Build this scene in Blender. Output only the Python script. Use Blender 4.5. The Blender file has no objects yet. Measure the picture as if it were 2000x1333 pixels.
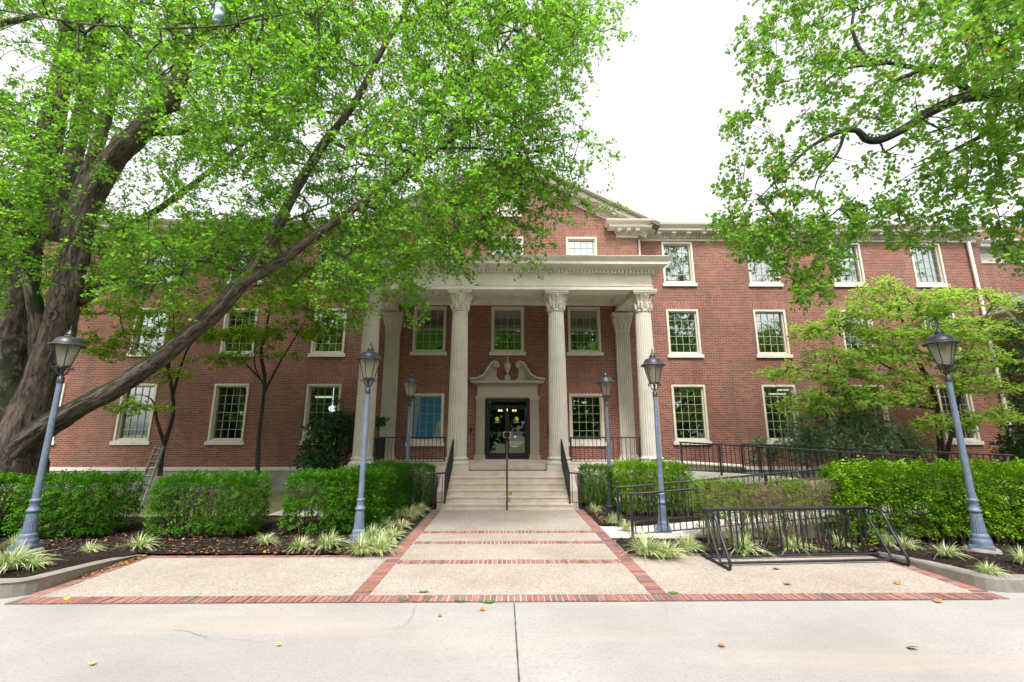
import bpy, math, random
import numpy as np
from mathutils import Vector, Matrix, noise as mn
R = math.radians
random.seed(7); rng = np.random.default_rng(7)
sc = bpy.context.scene
COL = sc.collection
# ------------------------------------------------------------------ camera, sky, sun, exposure
F, CH, PIT, YAW = 870.0, 2.0, 11.78, -0.75       # focal length in photo pixels, eye height, pitch, yaw
cam = bpy.data.cameras.new('camera'); co = bpy.data.objects.new('camera', cam); COL.objects.link(co)
cam.sensor_width = 36; cam.lens = 36*F/2000; cam.clip_start = .05; cam.clip_end = 3000
co.location = (0, 0, CH); co.rotation_euler = (R(90+PIT), 0, R(YAW)); sc.camera = co
SUN_EL, SUN_AZ = 57, 176                          # sun behind the camera, to the right
w = bpy.data.worlds.new('World'); sc.world = w; w.use_nodes = True
nt = w.node_tree; bg = nt.nodes['Background']
sky = nt.nodes.new('ShaderNodeTexSky'); sky.sky_type = 'NISHITA'; sky.sun_disc = False
sky.sun_elevation = R(SUN_EL); sky.sun_rotation = R(180-SUN_AZ+180); sky.air_density = 1.4; sky.dust_density = 4; sky.ozone_density = 1
hs = nt.nodes.new('ShaderNodeHueSaturation'); hs.inputs['Saturation'].default_value = .10; hs.inputs['Value'].default_value = 1.6
nt.links.new(sky.outputs[0], hs.inputs['Color']); tn = nt.nodes.new('ShaderNodeMix'); tn.data_type = 'RGBA'; tn.blend_type = 'MULTIPLY'; tn.inputs[0].default_value = 1; tn.inputs[7].default_value = (1.02, .985, 1.0, 1); nt.links.new(hs.outputs[0], tn.inputs[6]); nt.links.new(tn.outputs[2], bg.inputs['Color'])
bg.inputs['Strength'].default_value = .15
sun = bpy.data.lights.new('sun', 'SUN'); so = bpy.data.objects.new('sun', sun); COL.objects.link(so)
sun.energy = 2.1; sun.angle = R(10); sun.color = (1, .955, .94)
az = R(SUN_AZ); sd = Vector((-math.sin(az)*math.cos(R(SUN_EL)), math.cos(az)*math.cos(R(SUN_EL)), math.sin(R(SUN_EL))))
so.rotation_euler = sd.to_track_quat('Z', 'Y').to_euler()
vs = sc.view_settings; vs.view_transform = 'Standard'; vs.look = 'None'; vs.gamma = 1; vs.exposure = 0.80
sc.cycles.use_denoising = True; sc.cycles.max_bounces = 8; sc.cycles.diffuse_bounces = 4; sc.cycles.transparent_max_bounces = 12
sc.cycles.transmission_bounces = 4; sc.cycles.caustics_reflective = False; sc.cycles.caustics_refractive = False

# ------------------------------------------------------------------ geometry helpers
_c, _s = math.cos(R(YAW)), math.sin(R(YAW)); _cp, _sp = math.cos(R(PIT)), math.sin(R(PIT))
def ray(px, py):
    x = (px-1000)/F; y = -(py-666.5)/F
    d = (x, _cp - y*_sp, _sp + y*_cp)
    return np.array([_c*d[0]-_s*d[1], _s*d[0]+_c*d[1], d[2]])
def W(px, py, Y):
    d = ray(px, py); return np.array([0, 0, CH]) + d*(Y/d[1])
def G(px, py, z=0.):
    d = ray(px, py); return np.array([0, 0, CH]) + d*((z-CH)/d[2])

class MB:
    def __init__(s): s.v = []; s.f = []; s.smooth = []; s.g = {}
    def add(s, vs, fs, smooth=False):
        b = len(s.v); s.v.extend([tuple(map(float, p)) for p in vs])
        s.f.extend([tuple(b+i for i in f) for f in fs]); s.smooth.extend([smooth]*len(fs)); return s
    def box(s, x0, x1, y0, y1, z0, z1, bev=0):
        s.add([(x0,y0,z0),(x1,y0,z0),(x1,y1,z0),(x0,y1,z0),(x0,y0,z1),(x1,y0,z1),(x1,y1,z1),(x0,y1,z1)],
              [(0,3,2,1),(4,5,6,7),(0,1,5,4),(1,2,6,5),(2,3,7,6),(3,0,4,7)]); return s
    def lathe(s, prof, c=(0,0,0), seg=24, mod=None, smooth=True, caps=True):
        vs = []
        for k, (r, z) in enumerate(prof):
            for i in range(seg):
                a = 2*math.pi*i/seg; rr = r*(mod(i, k) if mod else 1)
                vs.append((c[0]+rr*math.cos(a), c[1]+rr*math.sin(a), c[2]+z))
        fs = [(k*seg+i, k*seg+(i+1)%seg, (k+1)*seg+(i+1)%seg, (k+1)*seg+i) for k in range(len(prof)-1) for i in range(seg)]
        s.add(vs, fs, smooth)
        if caps:
            s.add([vs[i] for i in range(seg)], [tuple(range(seg))[::-1]]); s.add([vs[(len(prof)-1)*seg+i] for i in range(seg)], [tuple(range(seg))])
        return s
    def tube(s, pts, rad, seg=8, jit=0., smooth=True, caps=True):
        P = [Vector(p) for p in pts]; n = len(P)
        rs = rad if hasattr(rad, '__len__') else [rad]*n
        up = None; vs = []; ln = 0.; off = P[0].x*.37+P[0].z; gb = len(s.v)
        for k in range(n):
            t = (P[min(k+1, n-1)]-P[max(k-1, 0)])
            if t.length < 1e-9: t = Vector((0,0,1))
            t.normalize()
            if up is None: up = t.orthogonal().normalized()
            else:
                up = up - t*up.dot(t)
                up = up.normalized() if up.length > 1e-6 else t.orthogonal().normalized()
            b = t.cross(up); ln += (P[k]-P[k-1]).length if k else 0
            for i in range(seg):
                a = 2*math.pi*i/seg
                s.g[gb+k*seg+i] = (math.cos(a)*rs[k]*1.0+off, math.sin(a)*rs[k], ln+a*.12*0)
                q = P[k] + (up*math.cos(a)+b*math.sin(a))*rs[k]
                if jit > .19 and rs[k] > .1:
                    gq = Vector((math.cos(a)*rs[k]*9, math.sin(a)*rs[k]*9, ln*1.6)); q = P[k] + (q-P[k])*(1-.085*max(0, 1-3.2*abs(mn.noise(gq)+.35*mn.noise(gq*2.3)))*min(1, .3/rs[k]+.3))
                if jit: 
                    g = mn.noise(Vector((q.x*1.7, q.y*1.7, q.z*.9)))*.6 + mn.noise(q*4)*.35 + mn.noise(Vector((a*2.2, k*.12, 5.)))*.5
                    q = P[k] + (q-P[k])*(1+jit*g)
                vs.append(q)
        fs = [(k*seg+i, k*seg+(i+1)%seg, (k+1)*seg+(i+1)%seg, (k+1)*seg+i) for k in range(n-1) for i in range(seg)]
        s.add(vs, fs, smooth)
        if caps and seg > 3:
            s.add(vs[:seg], [tuple(range(seg))[::-1]]); s.add(vs[-seg:], [tuple(range(seg))])
        return s
    def prism(s, poly, axis, a0, a1):
        # poly: list of 2-D points; axis 'x': poly=(y,z) swept in x; 'y': poly=(x,z) swept in y; 'z': poly=(x,y)
        mk = {'x': lambda p, a: (a, p[0], p[1]), 'y': lambda p, a: (p[0], a, p[1]), 'z': lambda p, a: (p[0], p[1], a)}[axis]
        n = len(poly)
        vs = [mk(p, a0) for p in poly]+[mk(p, a1) for p in poly]
        s.add(vs, [tuple(range(n)), tuple(range(n, 2*n))[::-1]]+[(i, n+i, n+(i+1)%n, (i+1)%n) for i in range(n)]); return s
    def sweep(s, prof, p0, p1, u, v):
        # profile (a,b) placed as p + a*u + b*v at both ends
        p0, p1, u, v = map(Vector, (p0, p1, u, v)); n = len(prof)
        vs = [p0+u*a+v*b for a, b in prof]+[p1+u*a+v*b for a, b in prof]
        s.add(vs, [tuple(range(n)), tuple(range(n, 2*n))[::-1]]+[(i, n+i, n+(i+1)%n, (i+1)%n) for i in range(n)]); return s
    def build(s, name, mat, parent=None, origin=(0,0,0), fixn=True):
        me = bpy.data.meshes.new(name)
        o = np.array(origin); me.from_pydata([tuple(np.array(p)-o) for p in s.v] if any(origin) else s.v, [], s.f)
        me.polygons.foreach_set('use_smooth', s.smooth)
        if fixn:
            import bmesh
            bm = bmesh.new(); bm.from_mesh(me); bmesh.ops.recalc_face_normals(bm, faces=bm.faces); bm.to_mesh(me); bm.free()
        me.materials.append(mat); me.update()
        if 'bark' in mat.name:
            at = me.attributes.new('grain', 'FLOAT_VECTOR', 'POINT'); gv = np.zeros((len(s.v), 3), np.float32)
            for i_, q in s.g.items(): gv[i_] = q
            at.data.foreach_set('vector', gv.ravel())
        ob = bpy.data.objects.new(name, me); COL.objects.link(ob)
        if parent: ob.parent = parent
        return ob
def fast_mesh(name, V, faces_flat, counts, mat, parent=None, smooth=False):
    me = bpy.data.meshes.new(name)
    me.vertices.add(len(V)); me.vertices.foreach_set('co', np.asarray(V, dtype=np.float32).ravel())
    me.loops.add(len(faces_flat)); me.loops.foreach_set('vertex_index', np.asarray(faces_flat, dtype=np.int32))
    starts = np.concatenate([[0], np.cumsum(counts)[:-1]]).astype(np.int32)
    me.polygons.add(len(counts)); me.polygons.foreach_set('loop_start', starts)
    me.update(calc_edges=True); me.validate()
    me.materials.append(mat)
    ob = bpy.data.objects.new(name, me); COL.objects.link(ob)
    if parent: ob.parent = parent
    return ob
def tag(o, label=None, cat=None, group=None, kind=None):
    if label: o['label'] = label
    if cat: o['category'] = cat
    if group: o['group'] = group
    if kind: o['kind'] = kind
    return o
def empty(name, loc, label, cat, group=None, rz=0):
    o = bpy.data.objects.new(name, None); COL.objects.link(o); o.location = loc; o.rotation_euler = (0, 0, rz); o.empty_display_size = .2
    return tag(o, label, cat, group)
def copy_tree(o, parent=None):
    c = o.copy(); COL.objects.link(c)
    if parent: c.parent = parent
    for ch in [x for x in KIDS.get(o.name, [])]: copy_tree(ch, c)
    return c
KIDS = {}
def index_kids(root):
    for o in COL.objects:
        if o.parent: KIDS.setdefault(o.parent.name, [])
    KIDS.clear()
    for o in COL.objects:
        if o.parent: KIDS.setdefault(o.parent.name, []).append(o)
def catmull(P, step=.15):
    P = [np.array(p, float) for p in P]
    if len(P) < 3: 
        n = max(2, int(np.linalg.norm(P[1]-P[0])/step)); return [P[0]+(P[1]-P[0])*t for t in np.linspace(0, 1, n+1)]
    Q = [2*P[0]-P[1]]+P+[2*P[-1]-P[-2]]; out = []
    for i in range(1, len(Q)-2):
        a, b, c, d = Q[i-1:i+3]; n = max(1, int(np.linalg.norm((c-b)[:3])/step))
        for k in range(n):
            t = k/n
            out.append(.5*((2*b)+(-a+c)*t+(2*a-5*b+4*c-d)*t*t+(-a+3*b-3*c+d)*t**3))
    out.append(P[-1]); return out

# ------------------------------------------------------------------ materials
def new_mat(name):
    m = bpy.data.materials.new(name); m.use_nodes = True
    return m, m.node_tree, m.node_tree.nodes['Principled BSDF']
def nd(t, typ, **kw):
    n = t.nodes.new(typ)
    for k, v in kw.items():
        if k.startswith('i_'): n.inputs[k[2:].replace('_', ' ')].default_value = v
        else: setattr(n, k, v)
    return n
def mixc(t, a, b, fac, mode='MIX'):
    n = t.nodes.new('ShaderNodeMix'); n.data_type = 'RGBA'; n.blend_type = mode
    for sock, val in ((6, a), (7, b), (0, fac)):
        if isinstance(val, bpy.types.NodeSocket): t.links.new(val, n.inputs[sock])
        else: n.inputs[sock].default_value = val if sock == 0 else (*val[:3], 1)
    return n.outputs[2]
def ramp(t, src, stops):
    n = t.nodes.new('ShaderNodeValToRGB'); t.links.new(src, n.inputs[0])
    while len(n.color_ramp.elements) < len(stops): n.color_ramp.elements.new(.5)
    for e, (p, c) in zip(n.color_ramp.elements, stops):
        e.position = p; e.color = (*c, 1) if hasattr(c, '__len__') else (c, c, c, 1)
    return n.outputs[0]
def objco(t):
    return nd(t, 'ShaderNodeTexCoord').outputs['Object']
def noise_n(t, scale, detail=3, rough=.55, co=None, dist=0):
    n = nd(t, 'ShaderNodeTexNoise'); n.inputs['Scale'].default_value = scale; n.inputs['Detail'].default_value = detail
    n.inputs['Roughness'].default_value = rough; n.inputs['Distortion'].default_value = dist
    t.links.new(co if co else objco(t), n.inputs['Vector']); return n.outputs['Fac']
def bump(t, b, h, strength=.3, dist=.01):
    n = nd(t, 'ShaderNodeBump'); n.inputs['Strength'].default_value = strength; n.inputs['Distance'].default_value = dist
    t.links.new(h, n.inputs['Height']); t.links.new(n.outputs[0], b.inputs['Normal'])
def plain(name, col, rough=.5, metal=0, var=.12, scale=6, bmp=.0, dirt=None):
    m, t, b = new_mat(name)
    f = noise_n(t, scale, 4)
    c = mixc(t, [x*(1-var) for x in col], [min(1, x*(1+var)) for x in col], ramp(t, f, [(.3, 0), (.7, 1)]))
    if dirt:
        g = noise_n(t, scale*.35, 6, .7); c = mixc(t, c, dirt, ramp(t, g, [(.5, 0), (.75, .55)]))
    t.links.new(c, b.inputs['Base Color']); b.inputs['Roughness'].default_value = rough; b.inputs['Metallic'].default_value = metal
    if bmp: bump(t, b, noise_n(t, scale*8, 4), bmp)
    return m
def brick_mat(name, c1, c2, vert=False, mort=(.38, .27, .21)):
    m, t, b = new_mat(name)
    sep = nd(t, 'ShaderNodeSeparateXYZ'); t.links.new(objco(t), sep.inputs[0])
    ad = nd(t, 'ShaderNodeMath', operation='ADD'); t.links.new(sep.outputs[0], ad.inputs[0]); t.links.new(sep.outputs[1], ad.inputs[1])
    cb = nd(t, 'ShaderNodeCombineXYZ')
    if vert: t.links.new(sep.outputs[2], cb.inputs[0]); t.links.new(ad.outputs[0], cb.inputs[1])
    else: t.links.new(ad.outputs[0], cb.inputs[0]); t.links.new(sep.outputs[2], cb.inputs[1])
    br = nd(t, 'ShaderNodeTexBrick'); t.links.new(cb.outputs[0], br.inputs['Vector'])
    br.inputs['Scale'].default_value = 1; br.inputs['Brick Width'].default_value = .215; br.inputs['Row Height'].default_value = .0677
    br.inputs['Mortar Size'].default_value = .0085; br.inputs['Mortar Smooth'].default_value = .2; br.inputs['Bias'].default_value = -.15
    br.inputs['Color1'].default_value = (*c1, 1); br.inputs['Color2'].default_value = (*c2, 1); br.inputs['Mortar'].default_value = (*mort, 1)
    f = noise_n(t, .45, 5, .6); c = mixc(t, br.outputs['Color'], mixc(t, br.outputs['Color'], (.62, .55, .55), .999, 'MULTIPLY'), ramp(t, f, [(.38, 0), (.68, .75)]))
    g = noise_n(t, 3.2, 4, .7); c = mixc(t, c, (.38, .25, .21), ramp(t, g, [(.58, 0), (.8, .35)]))
    st = nd(t, 'ShaderNodeMapping'); st.inputs['Scale'].default_value = (2.4, 2.4, .25); t.links.new(objco(t), st.inputs[0])
    h = noise_n(t, 1, 5, .7, st.outputs[0]); c = mixc(t, c, (.085, .062, .058), ramp(t, h, [(.50, 0), (.75, .5)]))
    t.links.new(c, b.inputs['Base Color']); b.inputs['Roughness'].default_value = .85
    inv = nd(t, 'ShaderNodeMath', operation='SUBTRACT'); inv.inputs[0].default_value = 1; t.links.new(br.outputs['Fac'], inv.inputs[1])
    bump(t, b, inv.outputs[0], .5, .006)
    return m
def leaf_mat(name, a, b_, trans, mixt=.5, yellow=None, gloss=.5):
    m, t, b = new_mat(name)
    geo = nd(t, 'ShaderNodeNewGeometry')
    r = geo.outputs['Random Per Island']
    f = noise_n(t, .8, 3)
    c = mixc(t, a, b_, r)
    c = mixc(t, c, [x*.5 for x in a], ramp(t, f, [(.38, 0), (.62, .75)]))
    tr = mixc(t, trans, [x*.6 for x in trans], r)
    if yellow:
        y = ramp(t, r, [(yellow[0], 0), (yellow[0]+.01, 1)]); c = mixc(t, c, yellow[1], y); tr = mixc(t, tr, yellow[1], y)
    t.links.new(c, b.inputs['Base Color']); b.inputs['Roughness'].default_value = gloss; b.inputs['Specular IOR Level'].default_value = .18
    tl = nd(t, 'ShaderNodeBsdfTranslucent'); t.links.new(tr, tl.inputs[0])
    mx = nd(t, 'ShaderNodeMixShader'); mx.inputs[0].default_value = mixt
    t.links.new(b.outputs[0], mx.inputs[1]); t.links.new(tl.outputs[0], mx.inputs[2])
    t.links.new(mx.outputs[0], t.nodes['Material Output'].inputs[0]); return m
def bark_mat(name, dark, light, moss=None, sc_=3.):
    m, t, b = new_mat(name)
    co_ = nd(t, 'ShaderNodeAttribute', attribute_name='grain').outputs['Vector']; mp = nd(t, 'ShaderNodeMapping'); mp.inputs['Scale'].default_value = (1, 1, .22); t.links.new(co_, mp.inputs[0])
    n1 = noise_n(t, sc_*5, 8, .72, mp.outputs[0], .9)
    wn = nd(t, 'ShaderNodeTexNoise', noise_type='RIDGED_MULTIFRACTAL'); wn.inputs['Scale'].default_value = sc_*3.2; wn.inputs['Detail'].default_value = 5; wn.inputs['Distortion'].default_value = .8; t.links.new(mp.outputs[0], wn.inputs['Vector'])
    c = mixc(t, dark, light, ramp(t, n1, [(.4, 0), (.62, 1)]))
    c = mixc(t, c, [x*.35 for x in dark], ramp(t, wn.outputs['Fac'], [(.45, 0), (.9, .95)]))
    if moss:
        geo = nd(t, 'ShaderNodeNewGeometry'); s = nd(t, 'ShaderNodeSeparateXYZ'); t.links.new(geo.outputs['Normal'], s.inputs[0])
        n2 = noise_n(t, 2.2, 4); ad = nd(t, 'ShaderNodeMath', operation='MULTIPLY_ADD'); t.links.new(n2, ad.inputs[0]); ad.inputs[1].default_value = 1.3; t.links.new(s.outputs[2], ad.inputs[2])
        c = mixc(t, c, moss, ramp(t, ad.outputs[0], [(.72, 0), (.86, .95)]))
    t.links.new(c, b.inputs['Base Color']); b.inputs['Roughness'].default_value = .95
    hh = nd(t, 'ShaderNodeMath', operation='MULTIPLY'); t.links.new(n1, hh.inputs[0]); t.links.new(ramp(t, wn.outputs['Fac'], [(.3, 1), (.9, 0)]), hh.inputs[1])
    bump(t, b, hh.outputs[0], 1.0, .06); return m
def glass_mat(name, tint=(.55, .68, .62), base=.14):
    m, t, b = new_mat(name)
    tr = nd(t, 'ShaderNodeBsdfTransparent'); tr.inputs[0].default_value = (*tint, 1)
    gl = nd(t, 'ShaderNodeBsdfGlossy'); gl.inputs['Roughness'].default_value = .015; gl.inputs[0].default_value = (.9, 1, .97, 1)
    n = noise_n(t, .9, 2); bp = nd(t, 'ShaderNodeBump'); bp.inputs['Strength'].default_value = .12; bp.inputs['Distance'].default_value = .02; t.links.new(n, bp.inputs['Height']); t.links.new(bp.outputs[0], gl.inputs['Normal'])
    fr = nd(t, 'ShaderNodeFresnel'); fr.inputs[0].default_value = 1.65
    ad = nd(t, 'ShaderNodeMath', operation='ADD', use_clamp=True); ad.inputs[1].default_value = base; t.links.new(fr.outputs[0], ad.inputs[0])
    mx = nd(t, 'ShaderNodeMixShader'); t.links.new(ad.outputs[0], mx.inputs[0]); t.links.new(tr.outputs[0], mx.inputs[1]); t.links.new(gl.outputs[0], mx.inputs[2])
    t.links.new(mx.outputs[0], t.nodes['Material Output'].inputs[0]); return m
def emit_mat(name, col, s):
    m, t, b = new_mat(name); b.inputs['Base Color'].default_value = (*col, 1); b.inputs['Emission Color'].default_value = (*col, 1); b.inputs['Emission Strength'].default_value = s; return m
def island_mat(name, cols, rough=.85, bmp=.4, nscale=60):
    m, t, b = new_mat(name); geo = nd(t, 'ShaderNodeNewGeometry')
    n = len(cols); c = ramp(t, geo.outputs['Random Per Island'], [(i/max(1, n-1), cc) for i, cc in enumerate(cols)])
    g = noise_n(t, nscale*.4, 4); c = mixc(t, c, mixc(t, c, (.5, .5, .5), .999, 'MULTIPLY'), ramp(t, g, [(.4, 0), (.7, .5)]))
    g2 = noise_n(t, 1.1, 4); c = mixc(t, c, (.33, .26, .22), ramp(t, g2, [(.55, 0), (.8, .4)]))
    t.links.new(c, b.inputs['Base Color']); b.inputs['Roughness'].default_value = rough; bump(t, b, noise_n(t, nscale, 4), bmp, .004); return m

M = {}
M['brick'] = brick_mat('red_brick', (.275, .080, .045), (.09, .042, .034))
M['soldier'] = brick_mat('soldier_brick', (.33, .10, .064), (.14, .052, .043), vert=True)
M['stone'] = plain('painted_stone', (.74, .70, .62), .7, 0, .06, 2.5, .12, dirt=(.36, .32, .25))
M['column'] = plain('column_paint', (.57, .53, .455), .7, 0, .06, 2.5, .12, dirt=(.36, .33, .27))
M['trim'] = plain('cream_trim', (.545, .50, .42), .55, 0, .05, 3, .05, dirt=(.42, .385, .31))
M['doortrim'] = plain('taupe_trim', (.43, .385, .31), .6, 0, .05, 3, .05, dirt=(.33, .29, .23))
M['wframe'] = plain('window_frame_paint', (.60, .56, .46), .5, 0, .05, 4, .03, dirt=(.47, .43, .35))
M['sill'] = plain('limestone_sill', (.62, .60, .55), .8, 0, .08, 5, .2, dirt=(.40, .38, .34))
M['muntin'] = plain('muntin_paint', (.40, .43, .33), .5, 0, .05, 4)
M['glass'] = glass_mat('window_glass', (.55, .68, .60), .24)
M['doorglass'] = glass_mat('door_glass', (.3, .38, .34), .05)
M['clearglass'] = glass_mat('clear_glass', (.96, .98, .98), -.06)
M['lampglass'] = glass_mat('lantern_glass', (.88, .87, .82), .0)
_t = M['lampglass'].node_tree; _d = nd(_t, 'ShaderNodeBsdfTranslucent'); _d.inputs[0].default_value = (.95, .92, .84, 1); _x = nd(_t, 'ShaderNodeMixShader'); _x.inputs[0].default_value = .52; _o = _t.nodes['Material Output']; _t.links.new(_o.inputs[0].links[0].from_socket, _x.inputs[1]); _t.links.new(_d.outputs[0], _x.inputs[2]); _t.links.new(_x.outputs[0], _o.inputs[0])
M['inner'] = plain('interior_wall', (.20, .20, .17), .9, 0, .1, 1)
M['curtain'] = plain('curtain_cloth', (.17, .27, .22), .9, 0, .2, 3)
M['blind_sky_sheen'] = plain('pale_blind_sky_sheen', (.62, .68, .72), .7, 0, .05, 2)
M['bronze'] = plain('dark_bronze_frame', (.018, .02, .026), .35, .3, .2, 4)
M['steel'] = plain('brushed_steel', (.72, .73, .74), .25, .6, .05, 20)
M['iron'] = plain('black_iron', (.018, .018, .021), .42, .1, .3, 9, .1)
M['worn'] = plain('worn_brown_rail', (.10, .068, .052), .45, .3, .3, 9)
M['rack'] = plain('black_rack_paint', (.016, .018, .022), .28, .1, .25, 9, .05)
M['lamppost'] = plain('blue_grey_post_paint', (.115, .155, .215), .5, .0, .2, 11, .1, dirt=(.26, .30, .35))
M['lampcap'] = plain('lantern_black_paint', (.035, .038, .045), .38, .2, .3, 12, .05)
M['candle'] = plain('candle_tube', (.85, .83, .76), .5, 0, .03, 4)
M['bulb'] = plain('bulb_glass', (.85, .62, .45), .3, 0, .03, 4)
M['step'] = plain('step_limestone', (.60, .525, .44), .85, 0, .10, 4, .25, dirt=(.30, .25, .19))
M['found'] = plain('foundation_concrete', (.33, .32, .29), .9, 0, .15, 3, .3, dirt=(.17, .16, .14))
M['kerb'] = plain('kerb_concrete', (.22, .205, .175), .95, 0, .18, 5, .5, dirt=(.16, .15, .115))
M['rampc'] = plain('ramp_concrete', (.50, .48, .43), .9, 0, .1, 3, .3, dirt=(.33, .31, .27))
M['slate'] = island_mat('slate_tile', [(.10, .12, .15), (.2, .23, .27), (.14, .16, .2)], .5, .3, 30)
M['roof'] = plain('roof_membrane', (.12, .12, .12), .9, 0, .1, 2)
M['pipe'] = plain('white_downspout', (.66, .64, .57), .45, 0, .06, 4, 0, dirt=(.5, .47, .4))
M['yellow'] = plain('sticker_yellow', (.82, .80, .02), .4, 0, .02, 4)
M['blue'] = plain('sticker_blue', (.06, .36, .66), .4, 0, .02, 4)
M['white'] = plain('sign_white', (.85, .87, .88), .5, 0, .02, 4)
M['banner'] = plain('banner_blue', (.04, .42, 1.0), .35, 0, .18, 1.2)
M['bannerw'] = plain('banner_pale', (.62, .85, 1.0), .35, 0, .08, 2)
M['plaque'] = plain('bronze_plaque', (.06, .04, .03), .4, .5, .1, 8)
M['ladder'] = plain('weathered_aluminium', (.36, .40, .37), .55, .3, .15, 8, .2, dirt=(.22, .22, .18))
M['bag'] = plain('pale_plastic', (.40, .54, .62), .3, 0, .1, 3)
M['borderbrick'] = island_mat('border_brick', [(.29, .125, .095), (.33, .155, .12), (.25, .105, .082), (.15, .105, .105), (.30, .135, .105), (.35, .18, .14)])
M['mortar'] = plain('pale_mortar', (.50, .47, .42), .95, 0, .12, 20, .3)
M['litter'] = island_mat('dry_leaf', [(.18, .05, .018), (.30, .10, .03), (.30, .18, .07), (.10, .045, .025), (.32, .24, .06), (.20, .07, .025)], .8, .2, 30)
M['orange_leaf'] = plain('orange_dry_leaf', (.5, .17, .05), .8, 0, .25, 30)
M['ginkgo'] = leaf_mat('ginkgo_leaf', (.10, .225, .028), (.18, .35, .04), (.32, .70, .045), .55, (.985, (.5, .45, .05)))
M['tulip'] = leaf_mat('lobed_leaf', (.09, .21, .022), (.17, .32, .04), (.30, .62, .05), .5, (.985, (.75, .40, .03)))
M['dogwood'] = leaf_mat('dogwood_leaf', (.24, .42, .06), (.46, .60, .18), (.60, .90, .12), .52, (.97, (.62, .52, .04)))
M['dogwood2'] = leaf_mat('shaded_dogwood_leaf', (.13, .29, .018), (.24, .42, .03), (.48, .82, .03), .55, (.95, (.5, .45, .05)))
M['shrub'] = leaf_mat('pale_shrub_leaf', (.30, .46, .26), (.46, .60, .40), (.45, .66, .36), .5)
M['darkshrub'] = leaf_mat('dark_shrub_leaf', (.035, .095, .03), (.07, .155, .05), (.07, .20, .05), .3)
M['hedge'] = leaf_mat('hedge_leaf', (.028, .13, .004), (.12, .34, .010), (.11, .36, .006), .2)
M['hedgeb'] = leaf_mat('bright_hedge_leaf', (.06, .19, .004), (.28, .52, .012), (.26, .52, .01), .2)
M['hedgetwig'] = leaf_mat('sparse_hedge_leaf', (.09, .22, .012), (.22, .38, .03), (.22, .44, .02), .35, (.88, (.30, .20, .10)))
M['deadtwig'] = plain('dead_twig', (.20, .14, .095), .9, 0, .3, 9)
M['farleaf'] = leaf_mat('far_tree_leaf', (.07, .15, .03), (.13, .24, .05), (.16, .36, .06), .5)
M['bark'] = bark_mat('ginkgo_bark', (.038, .030, .025), (.25, .19, .155), (.020, .032, .006), 2.6)
M['bark2'] = bark_mat('smooth_dark_bark', (.028, .024, .021), (.085, .075, .065), None, 6)
M['bark3'] = bark_mat('lichen_bark', (.016, .014, .012), (.07, .065, .055), None, 3)
M['twig'] = plain('hedge_twig', (.10, .075, .05), .9, 0, .3, 9)

def mat_liriope():
    m, t, b = new_mat('variegated_blade'); geo = nd(t, 'ShaderNodeNewGeometry')
    c = ramp(t, geo.outputs['Random Per Island'], [(0, (.62, .64, .34)), (.3, (.70, .72, .46)), (.55, (.34, .46, .13)), (.8, (.20, .36, .08)), (1, (.78, .76, .50))])
    t.links.new(c, b.inputs['Base Color']); b.inputs['Roughness'].default_value = .4
    tl = nd(t, 'ShaderNodeBsdfTranslucent'); t.links.new(c, tl.inputs[0]); mx = nd(t, 'ShaderNodeMixShader'); mx.inputs[0].default_value = .3
    t.links.new(b.outputs[0], mx.inputs[1]); t.links.new(tl.outputs[0], mx.inputs[2]); t.links.new(mx.outputs[0], t.nodes['Material Output'].inputs[0]); return m
M['liriope'] = mat_liriope()
M['weed'] = leaf_mat('weed_blade', (.12, .26, .04), (.2, .34, .07), (.2, .4, .05), .3)
def mat_road():
    m, t, b = new_mat('road_concrete')
    c = mixc(t, (.26, .248, .228), (.355, .34, .316), ramp(t, noise_n(t, .35, 5, .6), [(.35, 0), (.65, 1)]))
    c = mixc(t, c, (.38, .315, .245), ramp(t, noise_n(t, .28, 4, .6, None, .6), [(.56, 0), (.72, .45)]))
    c = mixc(t, c, (.25, .235, .215), ramp(t, noise_n(t, .9, 6, .7), [(.5, 0), (.75, .5)]))
    c = mixc(t, c, (.20, .19, .18), ramp(t, noise_n(t, 26, 6, .85), [(.52, 0), (.63, .85)]))
    c = mixc(t, c, (.58, .56, .53), ramp(t, noise_n(t, 80, 3, .7), [(.58, 0), (.7, .5)]))
    vo = nd(t, 'ShaderNodeTexVoronoi'); vo.inputs['Scale'].default_value = 1.3; t.links.new(objco(t), vo.inputs['Vector'])
    c = mixc(t, (.10, .095, .09), c, ramp(t, vo.outputs['Distance'], [(.012, .15), (.022, 1)]))
    v2 = nd(t, 'ShaderNodeTexVoronoi'); v2.inputs['Scale'].default_value = 7; t.links.new(objco(t), v2.inputs['Vector']); c = mixc(t, (.13, .125, .12), c, ramp(t, v2.outputs['Distance'], [(.03, .35), (.05, 1)]))
    mp = nd(t, 'ShaderNodeMapping'); mp.inputs['Scale'].default_value = (.25, 1.6, 1); t.links.new(objco(t), mp.inputs[0])
    c = mixc(t, c, (.42, .335, .26), ramp(t, noise_n(t, .8, 5, .6, mp.outputs[0]), [(.52, 0), (.7, .45)])); c = mixc(t, c, (.22, .21, .2), ramp(t, noise_n(t, 1.7, 6, .75, mp.outputs[0]), [(.55, 0), (.8, .35)]))
    t.links.new(c, b.inputs['Base Color']); b.inputs['Roughness'].default_value = .9
    bump(t, b, noise_n(t, 60, 5, .7), .35, .006); return m
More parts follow.
